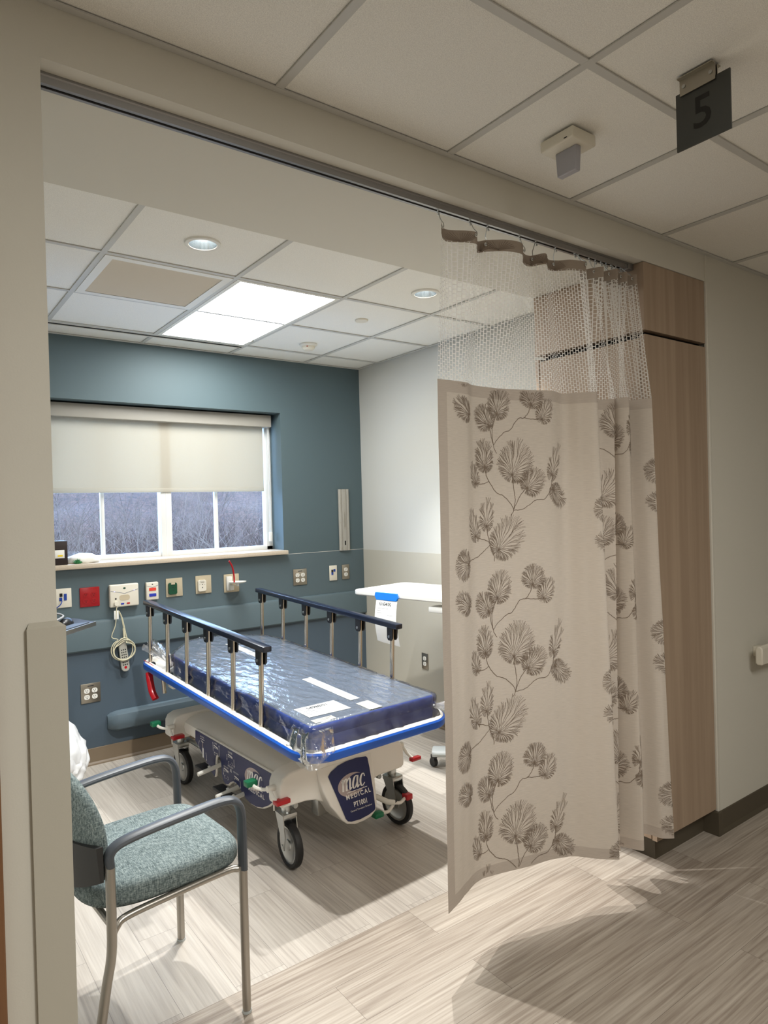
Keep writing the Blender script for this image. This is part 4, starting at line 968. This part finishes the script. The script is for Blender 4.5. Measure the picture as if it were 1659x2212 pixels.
def inset(poly, d, keep=None):
    n = len(poly); out = []; ar = sum(poly[i][0]*poly[(i+1) % n][1]-poly[(i+1) % n][0]*poly[i][1] for i in range(n)); sg = 1 if ar > 0 else -1
    for i in range(n):
        a = Vector(poly[i-1]); c = Vector(poly[(i+1) % n]); t_ = (c-a).normalized(); nn = Vector((-t_.y, t_.x))*sg
        out.append((poly[i][0]+nn.x*d, poly[i][1]+nn.y*d))
    return out
# logo strokes
def logo(m, x0, y0, s, T, z):
    m.disc((x0+.10*s, y0+.40*s), 1.52*s, .92*s, 40, 1, T, z, R(6)); m.disc((x0+.62*s, y0+.46*s), 1.12*s, .70*s, 40, 0, T, z+.0003, R(6))
    strokes = [[(-.12, .72), (-.02, .95)], [(0, .97), (0, 0)], [(0, .45), (.13, .82), (.27, .97), (.36, .86), (.37, .6), (.37, 0)], [(.37, .45), (.5, .82), (.64, .97), (.73, .86), (.74, .6), (.74, .12), (.80, .02), (.93, .16)],
               [(1.55, .86), (1.42, .98), (1.22, .86), (1.08, .5), (1.08, .16), (1.20, .02), (1.36, .14), (1.52, .6)], [(1.58, .97), (1.54, .5), (1.55, .12), (1.62, .02), (1.76, .18)],
               [(2.34, .72), (2.28, .92), (2.14, .98), (1.95, .78), (1.88, .42), (1.96, .10), (2.12, .02), (2.36, .22)]]
    for sk in strokes:
        P = bez([(p[0], p[1], 0) for p in sk], 7); ws = []
        for i in range(len(P)):
            d = P[min(i+1, len(P)-1)]-P[max(i-1, 0)]; d.normalize(); ws.append((.05+.15*max(0, abs(d.y)**1.5 if d.y < 0 or len(sk) == 2 else abs(d.y)*.35))*s)
        m.ribbon([(x0+(p.x-.95+.24*p.y)*s, y0+p.y*s) for p in P], ws, 2, T, z+.0006)
    m.ribbon([(x0-.62*s, y0-.18*s), (x0+1.62*s, y0-.18*s)], .05*s, 2, T, z+.0006)
    m.text('MEDICAL', .52*s, x0+.55*s, y0-.55*s, 2, T, z+.0006, space=1.35, bold=.012*s)
# side decal
Ds = frame(FBs @ Vector((0, -.2925, 0)), U0, UP, -RR)
m = MB(Ds); m.prism(inset(side, .008), 0, .0012, 0)
z = .0016
tx = lambda b, x, y, sz=.014: m.text(b, sz, x, y, 2, None, z)
tx('NEUTRAL', .53, .345, .012); m.ribbon([(.505, .333), (.56, .333)], .003, 2, None, z); m.prism(rrect(.528, .235, .545, .29, .008, 4), .0012, .0016, 2); m.ribbon([(.535, .29), (.53, .318)], .007, 1, None, z); m.ribbon([(.515, .322), (.545, .318)], .004, 2, None, z)
m.ribbon(bez([(.492, .318, 0), (.484, .30, 0), (.484, .28, 0)], 4), .003, 2, None, z); m.ribbon([(.484, .284), (.484, .272)], [.009, .0005], 2, None, z)
m.ribbon(bez([(.572, .272, 0), (.58, .255, 0), (.579, .235, 0)], 4), .003, 2, None, z); m.ribbon([(.579, .238), (.578, .226)], [.009, .0005], 2, None, z)
tx('DIRECTIONAL', .487, .262, .009); tx('BRAKE', .59, .215, .012)
def bedicon(x, y, a=0):
    m.ribbon([(x-.024, y+.004), (x+.024, y-.002)], .006, 2, None, z); m.ribbon([(x-.028, y-.007), (x+.028, y-.007)], .0018, 2, None, z); m.ribbon([(x-.026, y-.012), (x-.02, y-.014)], .0015, 2, None, z)
    for q in (-1, 1): m.ribbon(arc(x+q*.014, y-.038, .008, 100 if q > 0 else 80, -100 if q > 0 else 280, 6), .002, 2, None, z)
    m.ribbon([(x-.004, y-.042), (x+.004, y-.042)], .0015, 2, None, z)
def arrow(x, y, L, up=False):
    m.ribbon([(x, y), (x, y-L)], .003, 2, None, z); yy = y if up else y-L; m.ribbon([(x, yy+(0 if up else .004)), (x, yy+(.010 if up else -.008))], [.009, .0005], 2, None, z)
tx('RAISE', .70, .352, .012); bedicon(.70, .335); arrow(.665, .345, .04, True); arrow(.738, .345, .05, True); tx('PRESS BOTH', .70, .302, .009)
tx('LOWER', .865, .348, .014); bedicon(.865, .332); arrow(.828, .332, .025); arrow(.905, .325, .035); tx('PRESS BOTH', .865, .277, .011)
tx('HEAD ONLY', .815, .262, .010); tx('FOOT ONLY', .925, .262, .010); m.ribbon([(.862, .252), (.868, .268)], .004, 2, None, z); m.ribbon([(.876, .252), (.870, .268)], .004, 2, None, z)
bedicon(.815, .247); arrow(.782, .25, .03); bedicon(.93, .240); arrow(.968, .235, .03)
logo(m, 1.10, .262, .058, None, z)
m.build('side_decal', ['decalblue', 'decalgrey', 'decalwhite'], bs, flat=True)
# foot decal (panel leans outwards towards its lower edge)
e0 = FBs @ Vector((1.4695, 0, .36)); ey = Vector(FBs.to_3x3() @ Vector((-.34, 0, 1))).normalized()
Df = frame(e0, RR, ey)
m = MB(Df); k_ = 1.056
fd = [(-.112, -.005*k_), (-.095, .010), (-.05, .028), (.0, .036), (.06, .037), (.112, .030), (.118, .022), (.118, -.02), (.112, -.12), (.103, -.200), (.095, -.208), (.06, -.217), (.01, -.222), (-.04, -.218), (-.056, -.212), (-.064, -.20), (-.088, -.10)]
m.prism(fd, .0012, .0026, 0)
logo(m, -.002, -.088, .052, None, .003); m.text('PT1001', .030, .030, -.155, 2, None, .0032, bold=.0006, sx=.85); m.text('General Transport Stretcher', .0105, .028, -.178, 2, None, .0032)
m.build('foot_decal', ['decalblue', 'decalgrey', 'decalwhite'], bs, flat=True)
# casters
def caster(u_, r_, off, yaw):
    F = FBs @ Matrix.Translation((u_, r_, 0)) @ Matrix.Rotation(yaw, 4, 'Z')
    c = MB(F); c.cyl((0, 0, .235), (0, 0, .285), .022, 16).rbox((-.035, -.034, .212), (.045, .034, .238), .006)
    for q in (-1, 1): c.prism([(-.032, .236), (.042, .236), (off+.026, .15), (off+.014, .086), (off-.014, .086), (off-.024, .15)], 0, .004, 0, frame((0, q*.031-.002, 0), (1, 0, 0), (0, 0, 1), (0, -1, 0)))
    for q in (-1, 1): c.cyl((off, q*.033, .1), (off, q*.040, .1), .010, 12)
    co = c.build('caster', 'zinc', st)
    W = F @ frame((off, 0, .1005), (1, 0, 0), (0, 0, 1), (0, -1, 0))
    w_ = MB(W); w_.lathe([(.078, -.012), (.080, -.0165), (.092, -.0175), (.098, -.012), (.1, 0), (.098, .012), (.092, .0175), (.080, .0165), (.078, .012)], 44); w_.build('tyre', 'rubber', co)
    h_ = MB(W); h_.lathe([(0, -.012), (.02, -.012), (.024, -.008), (.066, -.010), (.07, -.013), (.079, -.013), (.079, .013), (.07, .013), (.066, .010), (.024, .008), (.02, .012), (0, .012)], 44); h_.build('wheel_disc', 'zinc', co)
caster(1.405, -.295, .032, R(-4)); caster(1.408, .310, .032, R(5)); caster(.203, -.285, .03, R(3)); caster(.203, .29, -.03, R(-8))
# rocker brake pedals
def rocker(u_, z_, sgn):
    r_ = sgn*.362; p = MB(FBs)
    p.cyl((u_, sgn*.345, z_), (u_, sgn*.385, z_), .014, 14); p.tube(bez([(u_, sgn*.375, z_), (u_-.04, sgn*.385, z_-.012), (u_-.07, sgn*.405, z_-.006), (u_-.085, sgn*.41, z_+.006)], 4), .008, 8); p.tube([(u_, sgn*.375, z_), (u_+.03, sgn*.372, z_-.03), (u_+.055, sgn*.37, z_-.045)], .008, 8); p.cyl((u_+.022, sgn*.366, z_-.03), (u_+.022, sgn*.366, z_-.09), .0035, 8)
    po = p.build('brake_pedal', 'white', st)
    MB(FBs).rbox((u_-.115, sgn*.385-.004, z_-.004), (u_-.075, sgn*.440, z_+.022), .004).build('green_pad', 'green', po)
    MB(FBs).rbox((u_+.035, sgn*.352-.028, z_-.055), (u_+.075, sgn*.352+.04, z_-.035), .004).build('red_pad', 'red', po)
rocker(1.405, .355, -1); rocker(.263, .352, -1)
p = MB(FBs); p.cyl((1.405, .35, .365), (1.405, .385, .365), .014, 14).tube([(1.405, .375, .365), (1.44, .385, .33), (1.47, .395, .312)], .008, 8); po = p.build('brake_pedal', 'white', st); MB(FBs).rbox((1.465, .375, .300), (1.492, .435, .318), .004).build('red_pad', 'red', po)
# foot end brake and steer pedal
p = MB(FBs); p.tube([(1.36, .135, .20), (1.50, .205, .158), (1.515, .235, .150)], .013, 12); p.tube(bez([(1.512, .235, .148), (1.515, .20, .122), (1.515, .175, .122), (1.515, .145, .128)], 5), .008, 8); p.tube(bez([(1.512, .235, .148), (1.515, .27, .140), (1.515, .295, .150), (1.515, .315, .160)], 5), .008, 8)
po = p.build('brake_pedal', 'white', st); MB(FBs).rbox((1.495, .105, .115), (1.535, .155, .137), .004).build('green_pad', 'green', po); MB(FBs).rbox((1.495, .298, .145), (1.535, .335, .172), .004).build('red_pad', 'red', po); MB(FBs).cyl((1.512, .235, .149), (1.519, .237, .147), .0135, 12).build('end_cap', 'black', po)
# hydraulic foot pedals
for u_, z_, L in ((.72, .235, .12), (.93, .185, .12), (1.0, .175, .13)):
    p = MB(FBs); p.tube([(u_, -.20, z_+.02), (u_, -.285-L*.5, z_), (u_, -.285-L, z_-.008)], .011, 12); p.cyl((u_-.001, -.285-L*.42, z_+.004), (u_-.02, -.285-L*.42, z_+.006), .009, 10)
    po = p.build('lift_pedal', 'white', st); MB(FBs).rbox((u_-.10, -.285-L*.78, z_-.008), (u_-.012, -.285-L*.30, z_+.008), .004).build('pedal_pad', 'rubber', po)
MB(FBs).cyl((.2, -.24, .24), (1.4, -.24, .24), .012, 10).cyl((.2, .24, .24), (1.4, .24, .24), .012, 10).rbox((1.30, -.10, .13), (1.36, .08, .30), .01).build('brake_linkage', 'zinc', st)

# ------------------------------------------------------------------ mattress in its wrap
mt = thing('mattress', 'blue stretcher mattress sealed in clear plastic wrap', 'mattress', tuple(FD @ Vector((.85, 0, 0))))
def mat_outline(g=0):
    P = [(1.70+g, -.345-g), (1.70+g, .345+g), (.20, .345+g), (-.02-g, .16), (-.02-g, -.13), (.24, -.345-g)]
    rad = [.035, .035, .10, .06, .06, .10]; out = []; n = len(P)
    for i in range(n):
        a, b, c = Vector(P[i-1]), Vector(P[i]), Vector(P[(i+1) % n]); d1 = (a-b).normalized(); d2 = (c-b).normalized(); r_ = rad[i]
        for k in range(9):
            f = k/8; out.append(tuple((b+d1*r_*(1-f)**2+d2*r_*f**2)))
    return densify(out, .035)
def loft(m, O, prof, mi_fn, disp=None, topfill=1):
    n = len(O); cx = Vector((.85, 0)); vs = []; K = len(prof)
    for (d, h) in prof:
        for i in range(n):
            a = Vector(O[i-1]); b = Vector(O[(i+1) % n]); t_ = (b-a).normalized(); o = Vector((t_.y, -t_.x)); p = Vector((O[i][0]+o.x*d, O[i][1]+o.y*d, h))
            vs.append(disp(p, o, h) if disp else p)
    fs = [(j*n+i, j*n+(i+1) % n, (j+1)*n+(i+1) % n, (j+1)*n+i) for j in range(K-1) for i in range(n)]
    ms = [mi_fn(prof[j][1], prof[j+1][1]) for j in range(K-1) for i in range(n)]
    if topfill == 1: fs.append(tuple((K-1)*n+i for i in range(n))); ms.append(mi_fn(9, 9))
    if topfill == 2:                              # woven grid over the top so that it can wrinkle
        TO = [Vector((v.x, v.y)) for v in vs[(K-1)*n:]]; ua = min(p.x for p in TO)+.001; ub = max(p.x for p in TO)-.001; NU, NV = 150, 60; base = len(vs)
        for i in range(NU+1):
            u_ = ua+(ub-ua)*i/NU; xs_ = []
            for k in range(n):
                p, q = TO[k], TO[(k+1) % n]
                if (p.x-u_)*(q.x-u_) <= 0 and abs(p.x-q.x) > 1e-9: xs_.append(p.y+(q.y-p.y)*(u_-p.x)/(q.x-p.x))
            lo_, hi_ = min(xs_), max(xs_)
            for j in range(NV+1): vs.append(disp(Vector((u_, lo_+(hi_-lo_)*j/NV, prof[-1][1])), Vector((0, 0)), 9))
        fs += [(base+i*(NV+1)+j, base+(i+1)*(NV+1)+j, base+(i+1)*(NV+1)+j+1, base+i*(NV+1)+j+1) for i in range(NU) for j in range(NV)]; ms += [0]*(NU*NV)
    k0 = len(m.f); m.add(vs, fs, 0)
    m.m[k0:] = ms
m = MB(FD)
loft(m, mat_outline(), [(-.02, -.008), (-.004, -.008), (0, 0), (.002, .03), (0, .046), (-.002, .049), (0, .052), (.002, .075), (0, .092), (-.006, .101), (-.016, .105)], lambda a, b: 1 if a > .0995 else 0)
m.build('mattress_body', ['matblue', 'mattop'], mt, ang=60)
def strip_(name, pts, h, mt_, par, mats): return MB(FD).add([(p[0], p[1], h) for p in pts]+[(p[0], p[1], h+.0012) for p in pts], [(0, 1, 2, 3)[::-1], (4, 5, 6, 7), (0, 1, 5, 4), (1, 2, 6, 5), (2, 3, 7, 6), (3, 0, 4, 7)]).build(name, mats, par, flat=True)
strip_('white_strip', [(.213, .004), (.236, .054), (.661, .041), (.646, .001)], .1056, None, mt, 'paper')
strip_('white_strip', [(1.128, -.024), (1.120, .030), (1.537, .027), (1.537, -.026)], .1056, None, mt, 'paper')
def wrinkle(p, o, h):
    a = noise.noise(Vector((p.x*9, p.y*16, p.z*14)))*.5+noise.noise(Vector((p.x*28+p.y*9, p.y*40, p.z*40)))*.3
    ridg = 1-abs(noise.noise(Vector((p.x*5+p.y*7, p.y*22-p.x*4, p.z*10+4))))*2
    if h == 9 or h > .108: return Vector((p.x, p.y, max(.1085, .1105+.0030*a+.0028*max(0, ridg-.55)*2)))
    k = .010*a+.012*max(0, ridg-.4); lowk = max(0, min(1, (.05-h)/.06))
    q = Vector((p.x+o.x*(k+.004), p.y+o.y*(k+.004), p.z+.004*a))
    foot_ = max(0, (p.x-1.45)/.3); 
    q.x += o.x*.045*lowk*min(1, foot_) ; q.y += o.y*.012*lowk; q.z -= .010*lowk*min(1, foot_)
    cl = math.exp(-((p.x-1.72)**2+(p.y+.36)**2)/.006); q += Vector((.03, -.03, -.035))*cl*lowk
    return q
m = MB(FD)
WO = densify(mat_outline(.006), .016)
loft(m, WO, [(.014, -.004), (.012, .006), (.010, .02), (.008, .035), (.006, .05), (.006, .065), (.005, .08), (.003, .094), (-.002, .104), (-.012, .1095)], lambda a, b: 0, wrinkle, 2)
wr = m.build('plastic_wrap', 'plastic', mt, ang=80)
# gathered tails of the wrap
def tail(base, dirs, spread, L, seed, mats='plasticw', nz=26):
    rn_ = random.Random(seed); m_ = MB(FD); d = Vector(dirs).normalized(); sd = d.cross(Vector((0, 0, 1))).normalized(); up = sd.cross(d).normalized(); vs = []; J = 10
    for i in range(nz+1):
        f = i/nz-.5
        for j in range(J+1):
            g = j/J; w_ = spread*(.25+.75*g)
            fold = .012*(.3+g)*math.sin(i*1.9+seed)+.018*g*noise.noise(Vector((i*.45, g*3, seed)))
            vs.append(Vector(base)+d*(L*g*(1+.25*noise.noise(Vector((i*.6, seed, 0)))))+sd*(f*2*w_)+up*(fold+.02*g*math.cos(f*5)))
    m_.add(vs, [(i*(J+1)+j, i*(J+1)+j+1, (i+1)*(J+1)+j+1, (i+1)*(J+1)+j) for i in range(nz) for j in range(J)]); return m_.build('wrap_tail', mats, mt, ang=80)
tail((.10, -.31, .03), (-1, -.25, .55), .07, .17, 2); tail((1.70, .33, .05), (.55, .9, .0), .10, .13, 5); 
m = MB(FD); NI, NJ = 30, 16; vs = []; tip_ = Vector((1.792, -.405, -.034))
for i in range(NI+1):
    f = i/NI
    top = Vector((1.710, -.24-.11*min(1, f*2), .085)) if f < .5 else Vector((1.710-.13*(f*2-1), -.354, .085))
    for j in range(NJ+1):
        g = j/NJ; k = abs(f-.5)*2; e_ = tip_.lerp(Vector((1.772, -.27, .012)) if f < .5 else Vector((1.60, -.398, .012)), k**.8)
        p = top.lerp(e_, g); p += Vector((.010, -.010, 0))*(math.sin(g*3.14)*(1+.7*math.sin(i*.85))*.8)+Vector((.004, -.004, .003))*noise.noise(Vector((i*.35, j*.3, 2))); vs.append(p)
m.add(vs, [(i*(NJ+1)+j, i*(NJ+1)+j+1, (i+1)*(NJ+1)+j+1, (i+1)*(NJ+1)+j) for i in range(NI) for j in range(NJ)]); m.build('wrap_flap', 'plastic', mt, ang=80)
tail((.0, .0, .09), (-1, .05, -.3), .14, .09, 13, 'plastic')
# papers under the wrap
t = thing('shipping_sheet', 'white printed shipping sheet lying on the mattress foot end', 'paper', tuple(FD @ Vector((1.55, -.19, .107))))
pa, pb, pc, pd_ = (1.485, -.292), (1.488, -.085), (1.623, -.084), (1.612, -.292)
strip_('sheet', [pa, pb, pc, pd_][::-1], .1058, None, t, 'paper')
m = MB(frame(FD @ Vector((1.512, -.19, .1073)), RR, -UT)); m.text('54988/01', .032, 0, -.004, 0, None, 0, bold=.0006, sx=.9)
for k in range(4): m.ribbon([(-.085, -.028-.014*k), (-.085+(.09, .05, .035, .045)[k], -.028-.014*k)], .003, 1)
m.build('printing', ['ink', 'inkgrey'], t, flat=True)
tag(strip_('paper_slip', [(1.588, -.033), (1.584, .036), (1.690, .036), (1.690, -.033)][::-1], .1058, None, None, 'paperaged'), 'small blank white slip on the mattress right of the sheet', 'paper')
t = thing('care_tag', 'small cream printed tag at the mattress foot left corner', 'tag', tuple(FD @ Vector((1.67, -.26, .107))))
strip_('tag_paper', [(1.645, -.308), (1.645, -.205), (1.684, -.205), (1.684, -.308)][::-1], .1058, None, t, 'paperaged')
m = MB(frame(FD @ Vector((1.665, -.257, .1073)), RR, -UT)); m.ribbon([(-.042, .006), (.04, .006)], .003).ribbon([(-.042, -.004), (.02, -.004)], .003); m.build('printing', 'inkgrey', t, flat=True)

# ------------------------------------------------------------------ chair
FC = frame((-2.236, .586, 0), (math.cos(R(4.4)), math.sin(R(4.4)), 0), (-math.sin(R(4.4)), math.cos(R(4.4)), 0), (0, 0, 1))
ch = thing('guest_chair', 'grey green upholstered armchair with silver legs beside the left jamb', 'chair', tuple(FC @ Vector((-.2, 0, 0))))
for s_ in (-1, 1):
    y = s_*.240
    MB(FC).tube([(.0, y, .0), (.0, y, .46)], .0135, 14).build('leg', 'chairmetal', ch)
    MB(FC).tube(bez([(-.470, y*1.04, .0), (-.425, y*1.01, .26), (-.405, y, .36), (-.402, y, .46), (-.402, y, .612)], 5), .0135, 14).build('leg', 'chairmetal', ch)
    pts = bez([(-.402, y, .603), (-.402, y, .635), (-.375, y, .656), (-.30, y*1.01, .668), (-.16, y*1.02, .678), (-.07, y*1.02, .680), (-.025, y*1.02, .668), (-.004, y*1.01, .63), (.0, y, .56), (.0, y, .448)], 6)
    MB(FC).tube(pts, .016, 12, flat=(.021, .0125)).build('armrest', 'arm', ch)
    MB(FC).tube(bez([(-.402, y*.97, .398), (-.385, y*.95, .425), (-.35, y*.93, .440), (-.2, y*.93, .448), (-.05, y*.93, .452), (-.015, y*.96, .450), (.0, y*.98, .445)], 5), .011, 12).build('seat_rail', 'chairmetal', ch)
    for x_ in (.0, -.470): MB(FC).cyl((x_, y*(1 if x_ == 0 else 1.04), 0), (x_, y*(1 if x_ == 0 else 1.04), .008), .015, 12).build('foot_cap', 'lightgrey', ch)
MB(FC).tube([(-.402, -.24, .44), (-.402, .24, .44)], .010, 10).tube([(-.06, -.22, .447), (-.06, .22, .447)], .010, 10).build('cross_bar', 'chairmetal', ch)
# seat cushion
def cushion(name, outl2, prof, T, mats):
    m_ = MB(FC); n = len(outl2); vs = []; c = sum((Vector(p) for p in outl2), Vector((0, 0)))/n
    for (k, h) in prof:
        for p in outl2: q = c+(Vector(p)-c)*k; vs.append((q.x, q.y, h))
    K = len(prof); fs = [(j*n+i, j*n+(i+1) % n, (j+1)*n+(i+1) % n, (j+1)*n+i) for j in range(K-1) for i in range(n)]+[tuple(range(n))[::-1], tuple((K-1)*n+i for i in range(n))]
    m_.add(vs, fs, 0, T); return m_.build(name, mats, ch, ang=60)
so = []
for k in range(72):
    a = 2*math.pi*k/72; ca, sa = math.cos(a), math.sin(a)
    ex = 2/5.5 if ca > 0 else 2/3.0
    so.append((-.205+(.232 if ca > 0 else .245)*math.copysign(abs(ca)**ex, ca), .226*math.copysign(abs(sa)**(2/5.5 if ca > 0 else 2/3.2), sa)))
cushion('seat', so, [(.90, .453), (.97, .457), (1.0, .470), (1.005, .490), (.99, .508), (.96, .518), (.90, .525), (.7, .530), (.4, .532)], None, 'tweed')
# backrest: curved pad, rear shell band
def backpad(name, zfun, x0, x1, mats, seg=28, ny=36, bulge=.05):
    m_ = MB(FC)
    def pt(y, z, x): return (x-bulge*(1-(y/.23)**2)-.10*(z-.5), y, z)
    vs = []; 
    for i in range(ny+1):
        y = -.228+.456*i/ny; zt, zb_ = zfun(y)
        for j in range(seg+1):
            a = 2*math.pi*j/seg; cz = math.cos(a); cx = math.sin(a); zz = (zt+zb_)/2+(zt-zb_)/2*math.copysign(abs(cz)**.45, cz); xx = (x0+x1)/2+(x1-x0)/2*math.copysign(abs(cx)**.55, cx)
            e = max(0, 1-abs(y)/.228)**.25; xx = (x0+x1)/2+(xx-(x0+x1)/2)*max(.15, min(1, e*1.25)); vs.append(pt(y, zz, xx))
    k = seg+1; fs = [(i*k+j, i*k+j+1, (i+1)*k+j+1, (i+1)*k+j) for i in range(ny) for j in range(seg)]+[tuple(range(seg))[::-1], tuple(ny*k+j for j in range(seg))]
    m_.add(vs, fs); return m_.build(name, mats, ch, ang=60)
backpad('backrest', lambda y: (.64+.205*math.sqrt(max(0, 1-(abs(y)/.2285)**2.6)), .575-.05*math.sqrt(max(0, 1-(y/.2285)**2))), -.418, -.366, 'tweed')
m = MB(FC); vs = []; ny = 30
for i in range(ny+1):
    y = -.240+.48*i/ny; xb = -.425-.055*(1-(y/.24)**2); q = 1-(y/.24)**2; z1 = .662-.006*q; z0 = .565-.055*q
    for x_, z_ in ((xb+.006, z1), (xb-.004-.10*(z1-.5)*.5, z1), (xb-.004, z0), (xb+.006, z0)): vs.append((x_, y, z_))
m.add(vs, [(i*4+j, i*4+(j+1) % 4, (i+1)*4+(j+1) % 4, (i+1)*4+j) for i in range(ny) for j in range(4)]+[(0, 1, 2, 3)[::-1], tuple(ny*4+j for j in range(4))])
m.build('back_shell', 'shell', ch, ang=50)

# ------------------------------------------------------------------ hallway fittings
t = thing('room_sign', 'charcoal square hanging sign with a black number 5', 'sign', (-1.33, -.70, HC))
MB().rbox((-1.333, -.777, 2.503), (-1.327, -.630, 2.657), .0015).build('sign_panel', 'signgrey', t)
MB(frame((-1.3335, -.7035, 2.58), (0, -1, 0), (0, 0, 1), (-1, 0, 0))).text('5', .118, .0, -.002, 0, None, 0, bold=.0012).build('number', 'signink', t, flat=True)
m = MB().box((-1.352, -.741, HC-.003), (-1.3365, -.645, HC)).box((-1.338, -.741, 2.645), (-1.3345, -.645, HC-.003)).box((-1.3265, -.741, 2.645), (-1.323, -.645, HC-.003)).box((-1.323, -.741, HC-.003), (-1.308, -.645, HC)); m.build('mounting_bracket', 'steel', t, flat=True)
for y in (-.73, -.657): MB().cyl((-1.341, y, 2.667), (-1.338, y, 2.667), .005, 12).build('screw', 'zinc', t)
t = thing('corridor_call_light', 'white ceiling fixture with a hanging frosted lens plate', 'call light', (-1.357, -.29, HC))
MB().rbox((-1.412, -.352, HC-.036), (-1.300, -.225, HC-.0005), .006, 3).build('housing', 'offwhite', t)
MB().prism([(-.040, 0), (.040, 0), (.035, -.075), (-.035, -.075)], -.012, .012, 0, frame((-1.357, -.29, HC-.036), (0, -1, 0), (0, 0, 1), (-1, 0, 0))).build('lens', 'lens', t, bevel=.003)
MB().box((-1.4125, -.33, HC-.030), (-1.4121, -.318, HC-.027)).build('slot', 'dark', t, flat=True)
t = thing('wall_handrail', 'cream wall handrail at the right edge of the hallway', 'handrail', (.9, -.05, .8))
sec = [(-.086, -.040), (-.080, -.046), (-.060, -.046), (-.052, -.038), (-.052, .030), (-.060, .043), (-.074, .045), (-.086, .034)]
MB(frame((.276, 0, .80), (0, 1, 0), (0, 0, 1), (1, 0, 0))).prism(sec, 0, 2.0).build('rail', 'offwhite', t, bevel=.006)
for x_ in (.36, 1.6): MB().rbox((x_, -.053, .775), (x_+.06, .0, .825), .006).build('bracket', 'offwhite', t)
